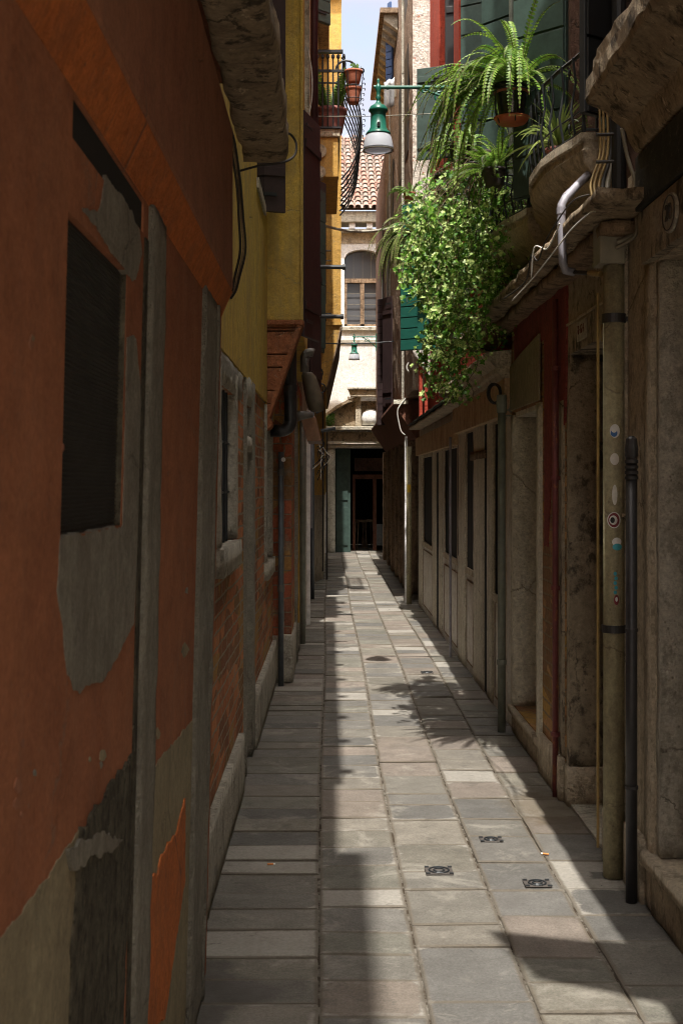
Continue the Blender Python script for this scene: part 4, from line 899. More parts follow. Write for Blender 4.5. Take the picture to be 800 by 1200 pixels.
# cable bundle
for i, (du, mt, r) in enumerate(((0, 'yellowcable', .006), (5, 'yellowcable', .006), (9, 'cable', .009), (14, 'greymetal', .012), (-4, 'yellowcable', .005))):
    cable(R2, [px(706+du, 128, 5.2), px(707+du, 170, 5.2), px(704+du, 190, 5.18), px(696+du*1.1, 215, 5.15), px(698+du, 235, 5.1), px(700+du, 262, 5.08)], r, mt)
for v in (158, 190, 226): m = MB(); m.tube([px(698, v, 5.14), px(722, v-1, 5.14)], .007, 6); m.build('cable_tie', 'cable', R2)
cable(R2, [px(728, 150, 4.9), px(735, 185, 4.9), px(744, 215, 4.88), px(747, 255, 4.86), px(744, 275, 4.86), px(735, 283, 4.88), px(722, 290, 4.92)], .0075, 'greymetal')
cable(R2, [px(705, 400, 5.12), px(703, 388, 5.1), px(708, 375, 5.1), px(710, 368, 5.1)], .004, 'yellowcable')
# galvanised pipe elbow
m = MB(); m.tube([px(702, 192, 5.4), px(680, 213, 5.33), px(662, 232, 5.29), px(657.5, 240, 5.27), px(657, 256, 5.27), px(658, 285, 5.27), px(659, 308, 5.27), px(662, 317, 5.29), px(672, 319, 5.3)], .0172, 16); gp = m.build('galvanised_pipe', 'pipelilac', R2, smooth=True)
m = MB(); a = px(662, 232, 5.29); b = px(668, 226, 5.34); m.tube([a, b], .0195, 14); a = px(657, 243, 5.27); b = px(657, 251, 5.27); m.tube([a, b], .0195, 14); m.build('collar', 'pipelilac', gp)
m = MB(); m.tube([px(670, 319, 5.3), px(690, 320, 5.2)], .009, 8); m.build('yellow_joint', 'cable', gp)
m = MB(); m.tube([px(690, 320, 5.2), px(703, 321, 5.1)], .012, 8); m.build('yellow_joint', 'yellowcable', gp)

# --- ledge A running over R2/R3
R3 = thing('burgundy_house', 'house with burgundy painted ground floor, patchy brick, cream stone door and two small iron balconies', 'house', (1.4, 7, 0))
fR3 = side_map(1.15, 0, 1.15, 10, -1)
def ledge(parent, y0_, y1_, xo, z, th, mat, amp=.012, seed=0, name='ledge', rise=.0):
    m = MB(); m.rbox(xo, 1.2, y0_, y1_, z, z+th, .05, amp, 5, seed); return m.build(name, mat, parent, smooth=True)
ledge(R3, 4.58, 9.6, .955, 2.56, .055, 'stonedark', .014)
ledge(R3, 4.9, 9.5, 1.05, 2.50, .055, 'wood', .010, 3, 'ledge_bed')
m = MB(fR3); m.wall(6.215, 8.0, .0, 2.50, [(6.96, 7.92, .17, 1.98)], -.5, 0); m.build('wall', 'ochrebrick', R3)
m = MB(fR3); m.box(5.0, 9.0, -1.0, -.55, 0, 6); m.build('back_wall', 'interior', R3)
patch(R3, [(602, 434), (602, 372), (640, 330), (663, 305), (662, 470), (658, 520), (655, 500), (653, 560), (650, 600), (645, 560), (641, 640), (637, 640), (637, 396)], 'burgundy', fR3, .0, .006, 'paint_coat', .01, lambda u, v: (1.144*F/(u-CU), EYE+(CV-v)/F*1.144*F/(u-CU)))
# door: lintel, jambs, reveal, step
m = MB(fR3); m.prism([(6.88, .008, 1.99), (7.96, .008, 1.99), (7.96, .008, 2.27), (7.5, .008, 2.31), (7.1, .008, 2.335), (6.88, .008, 2.35)], (0, .012, 0)); m.build('lintel', 'olive', R3, bevel=.004)
m = MB(fR3); m.rbox(7.895, 8.0, -.30, .012, .17, 1.965, .05, .002); m.rbox(6.86, 6.985, -.30, .018, .17, 1.98, .05, .003); m.build('door_jamb', 'cream', R3, smooth=True)
m = MB(fR3); m.rbox(6.985, 7.895, -.3, -.006, 1.95, 1.985, .06, .002); m.build('door_head', 'cream', R3)
m = MB(fR3); m.box(6.98, 7.90, -.28, -.24, .17, 1.97); m.build('door', 'brownshutter', R3)
m = MB(fR3); m.rbox(6.84, 8.0, -.30, .03, .125, .165, .05, .003); m.rbox(6.90, 7.97, -.3, .010, 0, .125, .05, .003); m.build('doorstep', 'stonewarm', R3, smooth=True)
m = MB(fR3); m.rbox(6.22, 6.86, -.05, .028, 0, .21, .05, .003); m.build('plinth', 'stonewarm', R3, smooth=True)
m = MB(fR3); m.rbox(6.222, 6.34, -.02, .010, .215, 1.95, .05, .003, 9, 8); m.build('quoin', 'darkplaster', R3, smooth=True)
m = MB(); m.tube([(1.118, 6.30, 0), (1.118, 6.30, 2.45)], .015, 12); rp = m.build('downpipe', 'pipered', R3, smooth=True)
m = MB()
for z in (.30, 1.02, 1.56, 2.10): m.lathe([(.022, 0), (.022, .02)], (1.118, 6.30, z), 12); m.box(1.12, 1.15, 6.29, 6.31, z, z+.02)
m.build('pipe_clip', 'pipered', rp)
cable(R3, [fR3(6.42, .010, 2.45), fR3(6.42, .010, 2.1), fR3(6.46, .012, 2.0), fR3(6.34, .012, 2.05), fR3(6.40, .012, 2.2), fR3(6.40, .012, 2.42)], .005, 'burgundy')
# hanging hose at the door's far corner
m = MB(); c = px(580, 461, 8.1)
for k in range(4): m.tube([Vector((c.x+.040*math.cos(a*.3)+.004*k-.008, c.y+.012*k+.02*math.sin(a*.3), c.z+.062*math.sin(a*.3))) for a in range(22)], .009, 8)
hz = m.build('cable_coil', 'cable'); tag(hz, 'black hose coiled on a hook at the corner of the wooden shop front', 'hose')
m = MB(fR3); m.rbox(8.0, 8.10, -.05, .05, 1.96, 2.12, .04, .006); m.build('hopper', 'pipegreen', R3)
# upper storey with window openings
m = MB(side_map(1.22, 0, 1.22, 10, -1)); fU = m.map
m.wall(5.03, 9.4, 2.615, 8.6, [(5.35, 6.45, 3.03, 4.9), (6.85, 7.95, 3.03, 4.9), (5.5, 6.3, 5.7, 7), (6.9, 7.7, 5.7, 7)], -.4, 0); m.build('upper_wall', 'brownwall', R3)
for (a, b) in ((5.35, 6.45), (6.85, 7.95)):
    w_ = MB(fU); w_.box(a-.02, b+.02, -.26, -.22, 3.0, 4.92); wo = w_.build('window', 'glass', R3)
    m = MB(fU)
    for s in (a, (a+b)/2-.03, b-.06): m.box(s, s+.06, -.20, -.15, 3.03, 4.9)
    m.box(a, b, -.2, -.14, 3.9, 3.95); m.build('frame', 'greenshutter', wo)
shutter(R3, (1.215, 6.50), (.98, 6.72), 3.03, 4.9, 'greenshutter', 9); shutter(R3, (1.215, 5.33), (1.03, 5.20), 3.05, 4.9, 'black', 6)
shutter(R3, (1.215, 8.0), (1.00, 8.25), 3.03, 4.9, 'greenshutter', 9); shutter(R3, (1.215, 6.80), (1.10, 6.76), 3.03, 4.9, 'greenshutter', 9)
m = MB(); m.tube([(1.14, 7.95, 2.7), (1.14, 7.95, 8.5)], .018, 10); m.build('downpipe', 'pipegreen', R3)
m = MB(); m.tube([(1.17, 5.15, 2.62), (1.17, 5.15, 8.5)], .03, 12); m.build('downpipe', 'black', R3)
m = MB(); m.box(1.14, 1.22, 8.45, 9.2, 3.1, 4.9); m.build('brown_curtain', 'maroon', R3)
m = MB(); m.box(.98, 2.4, 5.01, 9.5, 8.6, 8.75); m.build('eave', 'wood', R3)
# two balconets
def balcony(parent, ya, yb, xo, zt, xw=1.22):
    def plan(k):  # k 0..1 outer to inner scale
        P = [(xw, ya), (xo+.09, ya), (xo+.075, ya+.10), (xo+.03, ya+.28), (xo, ya+.46), (xo, (ya+yb)/2), (xo, yb-.46), (xo+.03, yb-.28), (xo+.075, yb-.10), (xo+.09, yb), (xw, yb)]
        cy = (ya+yb)/2
        return [(xw+(x-xw)*k, cy+(y-cy)*(1-(1-k)*.16)) for x, y in P]
    lay = [(1, zt), (1, zt-.035), (.93, zt-.04), (.93, zt-.065), (.97, zt-.075), (.90, zt-.12), (.72, zt-.16), (.45, zt-.20), (.12, zt-.225)]
    m = MB(); vs = []; n_ = 11; fs = []
    for (k, z) in lay:
        for (x, y) in plan(k): e = noise.noise_vector(Vector((x*12, y*12, z*12)))*.005; vs.append((x+e.x if x < xw-.01 else x, y, z+e.z))
    for i in range(len(lay)-1):
        for j in range(n_): fs.append((i*n_+j, i*n_+(j+1) % n_, (i+1)*n_+(j+1) % n_, (i+1)*n_+j))
    fs += [tuple(range(n_)), tuple((len(lay)-1)*n_+j for j in range(n_))]
    m.add(vs, fs); b = m.build('balcony', 'stonewarm', parent)
    # railing
    P = [Vector((x, y, 0)) for x, y in plan(.92)]
    seg = []; 
    for a, c in zip(P[:-1], P[1:]):
        k = max(1, int((c-a).length/.05))
        for i in range(k): seg.append(a.lerp(c, i/k))
    seg.append(P[-1]); r = MB(); H = .34
    for i, p in enumerate(seg):
        out_ = Vector((-1 if abs(p.y-ya) > .02 and abs(p.y-yb) > .02 else 0, 0, 0))
        if i % 2 == 0: r.tube([p+Vector((0, 0, zt)), p+out_*.02+Vector((0, 0, zt+H*.35)), p+out_*.0+Vector((0, 0, zt+H*.7)), p+out_*.012+Vector((0, 0, zt+H))], .0055, 6)
        elif i % 4 == 1:
            for (zz, rr) in ((zt+.055, .022), (zt+H-.05, .02)): r.tube([p+Vector((math.cos(a*.55)*rr*.4, math.cos(a*.55)*rr, zz+math.sin(a*.55)*rr-zz+zz)) for a in range(10)], .0035, 4)
    for z, rd in ((zt+.012, .006), (zt+H*.30, .004), (zt+H, .009)): r.tube([p+Vector((0, 0, z)) for p in seg], rd, 6)
    pc = Vector((xo+.09+.0, ya, 0)); r.lathe([(.008, 0), (.011, .02), (.007, .04), (.007, H-.03), (.014, H), (.016, H+.015), (.006, H+.03)], (plan(.92)[1][0], plan(.92)[1][1], zt), 10)
    r.tube([(plan(.92)[1][0]+.02+.022*math.cos(a*.5)*(1-a*.04), ya+.005, zt+H-.005+.022*math.sin(a*.5)*(1-a*.04)) for a in range(18)], .004, 5)
    r.build('railing', 'iron', b); return b
balcony(R3, 5.30, 6.55, .955, 3.0); balcony(R3, 6.76, 8.05, .955, 3.0)
# white cable loop and wires along the ledge
cable(R3, [px(600, 352, 5.9), px(625, 325, 5.6), px(645, 300, 5.0), px(668, 270, 4.85), px(690, 250, 4.75), px(697, 248, 4.72)], .003, 'whitecable')
cable(R3, [px(590, 350, 6.2), px(615, 330, 5.8), px(622, 300, 5.6), px(630, 305, 5.5), px(640, 280, 5.3), px(668, 238, 5.15), px(690, 228, 5.1)], .0035, 'cable')
cable(R3, [px(622, 325, 5.5), px(626, 290, 5.45), px(640, 292, 5.4), px(650, 275, 5.3), px(655, 262, 5.2)], .0035, 'whitecable')

# --- wooden shop front
R4 = thing('shop_house', 'wooden shop front with grey panels and dark windows under a red stucco storey', 'house', (1.4, 12, 0))
fR4 = fR3
holes = [(8.33, 8.85, .78, 1.95), (9.30, 9.40, .0, 1.95), (10.2, 10.6, .85, 1.95), (11.45, 12.6, .86, 1.86), (13.4, 13.5, 0, 1.84), (14.2, 15.4, .84, 1.84)]
m = MB(fR4); m.wall(8.0, 16.2, .0, 2.2, holes, -.05, -.006); m.build('panelling', 'shopgrey', R4)
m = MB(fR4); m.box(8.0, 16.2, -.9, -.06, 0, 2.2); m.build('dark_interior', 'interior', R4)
for (a, b, z0_, z1_) in ((8.33, 8.85, .78, 1.95), (10.2, 10.6, .85, 1.95), (11.45, 12.6, .86, 1.86), (14.2, 15.4, .84, 1.84)):
    w_ = MB(fR4); w_.box(a, b, -.020, -.013, z0_, z1_); wo = w_.build('window', 'interior', R4)  # flush black sheet in place of glass, painted as the unlit room behind
    m = MB(fR4); m.box(a-.05, a, -.04, -.004, z0_, z1_); m.box(b, b+.05, -.04, .002, z0_, z1_); m.box(a-.05, b+.05, -.04, .001, z1_+.001, z1_+.06); m.build('frame', 'stonewarm', wo)
    m = MB(fR4); m.box(a-.06, b+.06, -.04, .010, z0_-.05, z0_); m.build('sill', 'stonewarm', wo)
m = MB(fR4)
for (a, b) in ((8.33, 8.85), (11.4, 12.7), (14.1, 15.5), (10.15, 10.65)):
    for q in ((a, a+.012, .08, .74), (b-.012, b, .08, .74)): m.box(q[0], q[1], -.004, .0, q[2], q[3])
    m.box(a+.013, b-.013, -.004, .0, .735, .745); m.box(a+.013, b-.013, -.004, .0, .07, .08)
m.build('panel_trim', 'wood', R4)
def post(parent, s0, s1, z1, mat='stonewarm', n=.05, seed=0, name='post'):
    m = MB(fR4); m.rbox(s0, s1, -.1, n, 0, z1, .06, .003, 6, seed); return m.build(name, mat, parent, smooth=True)
for i, (a, b, z, n, mt) in enumerate(((8.93, 9.24, 2.12, .006, 'stonewarm'), (9.42, 10.1, 2.12, .006, 'stonewarm'), (10.70, 11.25, 2.10, .008, 'stonewarm'), (13.55, 14.05, 1.95, .006, 'stonewarm'), (12.9, 13.3, 1.95, .003, 'stonewarm'), (15.6, 16.2, 2.0, .008, 'stonewarm'))):
    post(R4, a, b, z, 'cream', n, i)
m = MB(fR4); m.box(10.12, 10.68, -.03, -.0035, .85, 2.0); m.box(9.26, 9.40, -.03, .001, .02, 2.0); m.box(13.32, 13.53, -.03, .001, .02, 1.86); m.box(11.3, 11.36, -.03, -.001, .9, 1.9); m.build('dark_gap', 'interior', R4)  # black panels that paint in the shade between the posts
m = MB(fR4); m.rbox(9.3, 10.2, -.1, .02, 1.72, 1.79, .05, .006); m.build('cross_rail', 'wood', R4, smooth=True)
m = MB(); m.tube([(1.085, 11.35, .0), (1.085, 11.35, 1.95)], .011, 8); m.build('conduit', 'pipelilac', R4)
m = MB(); m.tube([(1.075, 7.93, .0), (1.075, 7.93, 2.08)], .024, 14); q = m.build('downpipe', 'pipegreen', R4, smooth=True)
m = MB(); m.lathe([(.03, 0), (.03, .03)], (1.075, 7.93, .42), 14); m.lathe([(.03, 0), (.034, .05), (.03, .11)], (1.075, 7.93, 1.98), 14); m.build('collar', 'pipegreen', q)
m = MB(); m.tube([(1.03, 16.25, 0), (1.03, 16.25, 2.0)], .032, 12); q = m.build('downpipe', 'yellowline', R4, smooth=True); q.data.materials.clear(); q.data.materials.append(M['pipepale'])
m = MB(); m.box(1.005, 1.05, 16.213, 16.216, 1.42, 1.52); m.build('warning_label', 'gold', q)
# fascias and mouldings
m = MB(fR4); m.rbox(8.0, 11.3, -.1, .05, 1.97, 2.20, .08, .003); m.build('fascia', 'fascia', R4)
m = MB(fR4); m.rbox(11.3, 16.2, -.1, .045, 1.88, 2.10, .08, .003); m.build('fascia', 'fascia', R4)
prof = [(1.15, 2.20), (1.09, 2.20), (1.08, 2.225), (1.06, 2.24), (1.055, 2.27), (1.02, 2.30), (.99, 2.315), (.98, 2.345), (.985, 2.36), (1.15, 2.38)]
m = MB(); vs = []; fs = []; N_ = 40; k_ = len(prof)
for i in range(N_+1):
    y = 8.02+(11.4-8.02)*i/N_
    for (x, z) in prof: e = noise.noise_vector(Vector((x*9, y*7, z*9)))*.007; vs.append((x+e.x, y, z+e.z))
for i in range(N_):
    for j in range(k_): fs.append((i*k_+j, i*k_+(j+1) % k_, (i+1)*k_+(j+1) % k_, (i+1)*k_+j))
fs += [tuple(range(k_)), tuple(N_*k_+j for j in range(k_))]; m.add(vs, fs); m.build('cornice', 'stonewarm', R4)
m = MB(); m.rbox(.985, 1.2, 10.6, 15.7, 2.19, 2.225, .07, .012, 5, 9); m.build('ledge', 'stonewarm', R4, smooth=True)
m = MB(); m.rbox(.96, 1.18, 10.5, 15.6, 2.227, 2.25, .07, .012, 5, 4); m.build('slate_edge', 'slate', R4)
# red upper storey
fR4u = side_map(1.19, 0, 1.19, 10, -1)
m = MB(fR4u); m.wall(9.42, 16.3, 2.26, 9.2, [(10.2, 11.2, 3.2, 4.8), (13.2, 14.2, 2.95, 4.5), (10.2, 11.2, 5.6, 7.4), (12.8, 13.7, 5.3, 7.0)], -.4, 0); m.build('upper_wall', 'red', R4)
for h in [(10.2, 11.2, 3.2, 4.8), (13.2, 14.2, 2.95, 4.5), (10.2, 11.2, 5.6, 7.4), (12.8, 13.7, 5.3, 7.0)]:
    m = MB(fR4u); m.box(h[0]-.01, h[1]+.01, -.25, -.2, h[2]-.01, h[3]+.01); wo = m.build('window', 'glass', R4)
    m = MB(fR4u); m.rbox(h[0]-.06, h[1]+.06, -.1, .05, h[2]-.07, h[2], .07, .003); m.build('sill', 'stone', wo)
m = MB(); m.box(1.08, 1.20, 10.55, 11.0, 3.3, 8.0); m.build('projecting_bay', 'red', R4)
m = MB(); m.box(1.05, 1.19, 9.95, 10.05, 4.3, 8.0); m.build('brown_blind', 'maroon', R4)
shutter(R4, (1.19, 12.5), (.88, 12.62), 4.72, 5.62, 'greenshutter', 0); shutter(R4, (1.19, 12.0), (1.10, 12.02), 4.6, 6.2, 'black', 0)
shutter(R4, (1.19, 14.1), (.82, 14.35), 3.02, 3.75, 'teal', 6); shutter(R4, (1.19, 13.1), (.93, 13.25), 2.92, 3.75, 'teal', 0)
shutter(R4, (1.19, 14.1), (.84, 14.35), 3.77, 4.65, 'teal', 6)
shutter(R4, (1.19, 9.7), (1.02, 9.8), 3.4, 5.4, 'greenshutter', 9)
m = MB(); m.box(1.12, 2.4, 9.5, 12.4, 9.2, 9.35); m.build('eave', 'wood', R4)
m = MB()
for x, z0_ in ((1.02, 2.25), (1.08, 2.25)): m.box(x, x+.035, 14.3, 14.4, z0_, 3.0)
m.build('red_posts', 'red', R4)

# --- tall rough brown house
R5 = thing('rough_brown_house', 'tall rough brown masonry house with peeling sunlit corner and blue shutter', 'house', (1.3, 18, 0))
m = MB(side_map(.985, 0, .985, 10, -1)); m.rbox(15.0, 18.1, -.8, 0, 2.62, 9.4, .25, .02); m.build('tall_wall', 'roughbrown', R5)
m = MB(side_map(.99, 0, .99, 10, -1)); m.rbox(18.1, 22.2, -.8, 0, 2.62, 8.0, .25, .02); m.build('lower_wall', 'roughbrown', R5)
m = MB(); m.rbox(.985, 1.22, 14.93, 14.99, 2.62, 9.4, .08, .008); m.build('corner_render', 'peel', R5)
m = MB(); m.tube([(.965, 16.5, 2.6), (.965, 16.5, 9.2)], .018, 8); m.tube([(.965, 20, 2.6), (.965, 20, 8)], .012, 8); m.build('downpipe', 'stone', R5)
m = MB()
for (y, a, b) in ((15.6, 5.6, 6.9), (17.0, 5.6, 6.9), (15.7, 7.4, 8.6), (20.6, 4.6, 6.4), (19.2, 5.0, 6.4)): m.box(.975, .983, y, y+.65, a, b)
m.build('window', 'black', R5)
m = MB()
for i in range(12): y = 18.2+.33*i; m.prism([(.99, y, 7.98), (.80, y, 8.12), (.80, y, 8.2), (.99, y, 8.2)], (0, .13, 0))
m.build('eave_bracket', 'stonewarm', R5)
m = MB(); m.box(.74, 1.8, 18.12, 22.3, 8.2, 8.27); m.build('eave', 'wood', R5)
shutter(R5, (1.03, 20.9), (.985, 21.0), 8.22, 9.4, 'blue', 0); shutter(R5, (.965, 19.0), (.87, 19.08), 7.38, 8.28, 'blue', 8)
shutter(R5, (.99, 19.6), (.86, 19.85), 2.72, 4.4, 'brownshutter', 0); shutter(R5, (.98, 20.2), (.79, 20.3), 2.45, 4.45, 'brownshutter', 18)
m = MB(); m.box(.86, 1.0, 18.6, 18.66, 7.15, 7.3); m.build('white_sill', 'cream', R5)
# ground floor: weathered posts and sloping canopy
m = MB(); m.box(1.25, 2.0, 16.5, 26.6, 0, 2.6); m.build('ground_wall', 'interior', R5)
for i, y in enumerate((17.6, 18.6, 19.7, 20.9, 22.2, 23.7, 25.4)):
    m = MB(); m.rbox(1.10, 1.25, y, y+.35, 0, 2.15, .06, .012, 6, i); m.build('post', 'wood', R5, smooth=True)
m = MB(); m.prism([(.84, 16.35, 2.55), (.845, 16.35, 2.59), (1.5, 16.35, 2.60), (1.5, 16.35, 2.12), (1.12, 16.35, 2.12)], (0, 8.4, 0)); cp = m.build('canopy', 'woodred', R5)
m = MB(); m.box(.835, 1.02, 16.3, 16.345, 2.545, 2.60); m.build('canopy_edge', 'cream', cp)
m = MB(); m.rbox(.985, 1.025, 16.45, 16.52, 0, 2.14, .07, .004); m.build('white_post', 'white', R5)
cable(R5, [(.99, 16.3, 2.62), (.90, 16.28, 2.5), (.885, 16.28, 2.42), (.90, 16.28, 2.32), (.93, 16.28, 2.2), (.98, 16.28, 2.15)], .008, 'whitecable')
m = MB()
for i in range(5): m.tube(arc((1.06, 16.2, 2.70+.02*i), .07-.006*i, 0, 360, 14, 'xy'), .012, 6)
tag(m.build('cable_coil', 'greymetal'), 'coil of grey cable lying on the far canopy ledge', 'cable')
m = MB(); m.tube(arc((1.03, 15.6, 2.95), .07, 60, 300, 12), .010, 6); m.build('white_hose', 'whitecable', R5)
# --- last house on the right with dentils
R6 = thing('corner_house', 'far right corner house under the bracketed eave at the end of the alley', 'house', (1.4, 24, 0))
m = MB(); m.rbox(1.0, 2.5, 22.25, 26.8, 2.62, 7.4, .4, .01); m.build('wall', 'brownwall', R6)
m = MB(); m.box(.985, .995, 23, 23.6, 4.4, 6.2); m.build('window', 'black', R6)
m = MB(); m.box(4.6, 16, FY, FY+6, 0, 9); tag(m.build('corner_house', 'stonewarm'), 'plain stone house beyond the far right corner of the alley', 'house')

# --- behind the camera: an open square added for its bounce light, closed by a house
m = MB(); m.box(-14, 14, -24, -22, 0, 7); tag(m.build('end_house', 'cream'), 'plain pale house across the small square behind the viewer', 'house')
m = MB(); m.add([(-14, -22, -.003), (14, -22, -.003), (14, -2.3, -.003), (-14, -2.3, -.003)], [(0, 1, 2, 3)]); tag(m.build('square_paving', 'cream', weld=False), kind='structure')  # unseen pale ground, added to bounce sunlight onto the near walls
# mass behind both rows so that no daylight leaks in
m = MB(); m.box(-7, -1.72, -2.2, 27.5, 0, 7.0); tag(m.build('rear_house', 'stonewarm'), 'plain mass of houses behind the left row', 'house')
m = MB(); m.box(2.55, 8, -2.2, 26.7, 0, 8.4); tag(m.build('rear_house', 'stonewarm'), 'plain mass of houses behind the right row', 'house')

# =================================================================== street lamps
def lamp(loc, arm, s, label):
    t = thing('street_lamp', label, 'street lamp', loc, 0, 'green bracket lamps over the alley')
    def LM(): return MB()
    m = LM(); m.lathe([(.004, .50), (.012, .485), (.006, .465), (.014, .455), (.022, .44), (.024, .425), (.016, .40), (.012, .37), (.022, .36), (.014, .345), (.014, .33), (.024, .315),
                       (.030, .31), (.058, .292), (.070, .272), (.072, .258), (.060, .250), (.056, .235), (.060, .13), (.066, .128), (.068, .115), (.080, .108), (.092, .092), (.094, .085)], seg=28)
    m.build('housing', 'lampgreen', t, smooth=True, local=True)
    m = LM(); m.lathe([(.088, .084), (.098, .06), (.108, .02), (.113, -.015), (.114, -.032), (.109, -.032), (.104, .02), (.094, .06), (.084, .084)], seg=28, capb=False, capt=False); m.build('glass_shade', 'lampglass', t, smooth=True, local=True)
    m = LM(); m.lathe([(.115, -.030), (.117, -.036), (.108, -.038)], seg=28, capb=False, capt=False); m.build('rim', 'greymetal', t, smooth=True, local=True)
    m = LM(); m.lathe([(.0, -.0), (.03, .01), (.035, .04), (.02, .08)], seg=14); m.build('bulb', 'whitesign', t, smooth=True, local=True)
    m = LM()
    m.tube([(0, -.055, .15), (.0, -.075, .15)], .012, 8)
    m.tube([(.0, -.058, .155), (.0, -.066, .125)], .012, 8); m.build('latch', 'black', t, local=True)
    m = LM(); m.tube([(0, 0, .435), (arm, 0, .435)], .0135, 12); m.tube([(-.035, 0, .44), (0, 0, .435)], .012, 10)
    for x in (.06, arm*.35, arm*.55): m.tube([(x, 0, .435), (x+.02, 0, .435)], .018, 12)
    # scroll
    m.tube([(arm*.55+.05*math.cos(a*.45)*(1-a*.045)-.0, 0, .36+.05*math.sin(a*.45)*(1-a*.045)) for a in range(18)], .007, 6)
    m.tube([(arm*.42, 0, .42), (arm*.48, 0, .395), (arm*.6, 0, .36), (arm*.8, 0, .30), (arm, 0, .20)], .010, 8)
    m.tube([(arm*.38, 0, .43), (arm*.40, 0, .40), (arm*.44, 0, .40), (arm*.45, 0, .425)], .008, 6)
    m.box(arm-.02, arm, -.03, .03, .15, .50); m.build('bracket_arm', 'lampgreen', t, local=True, smooth=False)
    return t
lamp((.374, 9.5, 4.045), .825, 1, 'large green bracket lamp with frosted glass beside the hanging ferns')
lamp((.54, 26.2, 4.09), .46, 1, 'small far green lamp in front of the white wall')

# wires across the alley
def wire(pts, r, label, mat='greymetal'):
    P = [Vector(p) for p in pts]; m = MB(); Q = []
    n = 24; a, b = P[0], P[-1]; sag = P[1]
    for i in range(n+1): t = i/n; q = a.lerp(b, t); q.z -= sag.z*4*t*(1-t); Q.append(q)
    m.tube(Q, r, 6); tag(m.build('overhead_wire', mat, smooth=True), label, 'wire', 'wires crossing the alley')
wire([(-.20, 10.2, EYE+(CV-136)/F*10.2), (0, 0, .015), (1.05, 10.2, EYE+(CV-131)/F*10.2)], .0035, 'thin wire crossing just behind the large lamp')
wire([(-.12, 17, EYE+(CV-262)/F*17), (0, 0, .10), (.98, 17, EYE+(CV-263)/F*17)], .018, 'thick pale cable sagging below the tiled roof', 'stone')
wire([(-.1, 19.0, EYE+(CV-402)/F*19), (0, 0, .02), (.98, 19.0, EYE+(CV-400)/F*19)], .010, 'dark taut cable below the arched window', 'iron')
wire([(1.02, 5.2, 3.85), (0, 0, .0), (.82, 5.9, 4.15)], .005, 'pale rod slanting above the near iron balcony', 'cream')

# =================================================================== plants
def frond(m, base, dirv, length, droop, npairs, wmax, r_, up=Vector((0, 0, 1))):
    """an arching rachis with paired leaflets"""
    d = Vector(dirv).normalized(); p = Vector(base); st = length/npairs; pts = [p.copy()]
    side0 = d.cross(up)
    side0 = side0.normalized() if side0.length > 1e-3 else Vector((1, 0, 0))
    roll = r_.uniform(-.5, .5)
    for i in range(npairs):
        t = i/npairs; d = (d+Vector((0, 0, -droop*st*(1+1.5*t)))).normalized(); p = p+d*st; pts.append(p.copy())
        side = (side0-d*side0.dot(d)).normalized(); nrm = side.cross(d).normalized(); side = (side*math.cos(roll)+nrm*math.sin(roll)).normalized(); nrm = side.cross(d).normalized()
        wl = wmax*math.sin(math.pi*min(1, (t*.92+.10)))**.6*(1-.3*t)
        tone0 = r_.random()*.5+.2*t
        for sg in (-1, 1):
            m.tone = min(1, max(0, tone0+r_.uniform(-.2, .35)))
            tip = p+side*sg*wl+d*wl*.25-nrm*wl*.15+Vector((0, 0, -wl*.12)); a = p+d*st*.42; b = p-d*st*.42; mid = p.lerp(tip, .5)
            m.add([b, mid-d*st*.36, tip, mid+d*st*.40, a], [(0, 1, 2, 3, 4)])
    return pts
def pot_mesh(t, r, h, mat, name='pot', rim=True):
    m = MB(); pr = [(r*.66, 0), (r*.72, h*.1), (r*.90, h*.7), (r*.93, h*.82), (r*1.0, h*.84), (r*1.02, h), (r*.94, h), (r*.9, h*.9), (0.001, h*.88)]
    m.lathe(pr, seg=26, capt=False); o = m.build(name, mat, t, smooth=True, local=True)
    m = MB(); m.lathe([(r*.9, h*.86), (r*.5, h*.93), (.002, h*.95)], seg=16); m.build('soil', 'soil', t, local=True)
    return o
def fern(label, loc, pot, nf, lens, bias, droop, mat, seed, wmax=.03, group=None, pr=.1, ph=.14, name='potted_fern', cat='fern', pairs=26, elev0=(.1, 1.2)):
    r_ = random.Random(seed); t = thing(name, label, cat, loc, 0, group)
    po = pot_mesh(t, pr, ph, pot)
    m = MB(); stems = MB()
    for i in range(nf):
        a = r_.uniform(0, 2*math.pi); e = r_.uniform(*elev0)
        d = Vector((math.cos(a)*math.cos(e), math.sin(a)*math.cos(e), math.sin(e)))+Vector(bias)*r_.uniform(.2, 1)
        P = frond(m, Vector((math.cos(a)*pr*.4, math.sin(a)*pr*.4, ph*.95)), d, r_.uniform(*lens), r_.uniform(*droop), pairs, wmax*r_.uniform(.75, 1.15), r_)
        stems.tube(P[::3]+[P[-1]], .0018, 4)
    m.build('fronds', mat, t, tone=True, local=True); stems.build('stems', 'stem', t, local=True)
    return t, po
t, po = fern('large fern in a black pot with orange saucer, hung outside the iron balcony', (.925, 6.45, 3.385), 'blackpot', 105, (.36, .70), (-.9, .1, .25), (1.6, 4.4), 'fern', 11, .030, pr=.088, ph=.165, pairs=30)
m = MB(); m.lathe([(.07, -.028), (.088, -.004), (.092, .0), (.085, .002), (.06, -.018)], seg=26); m.build('saucer', 'saucer', t, smooth=True, local=True)
m = MB(); m.lathe([(.0815, .118), (.087, .120), (.088, .133), (.082, .135)], seg=26, capb=False, capt=False); m.build('rim_band', 'terracotta', po, local=True)
m = MB(); m.tube(arc((0, 0, .13), .094, 0, 360, 20, 'xy'), .004, 5)
for a in (0, 1.2, 2.4, 3.6, 4.8): m.tube([(.094*math.cos(a), .094*math.sin(a), .13), (.10*math.cos(a), .10*math.sin(a), .05), (.075*math.cos(a), .075*math.sin(a), -.034)], .0035, 5)
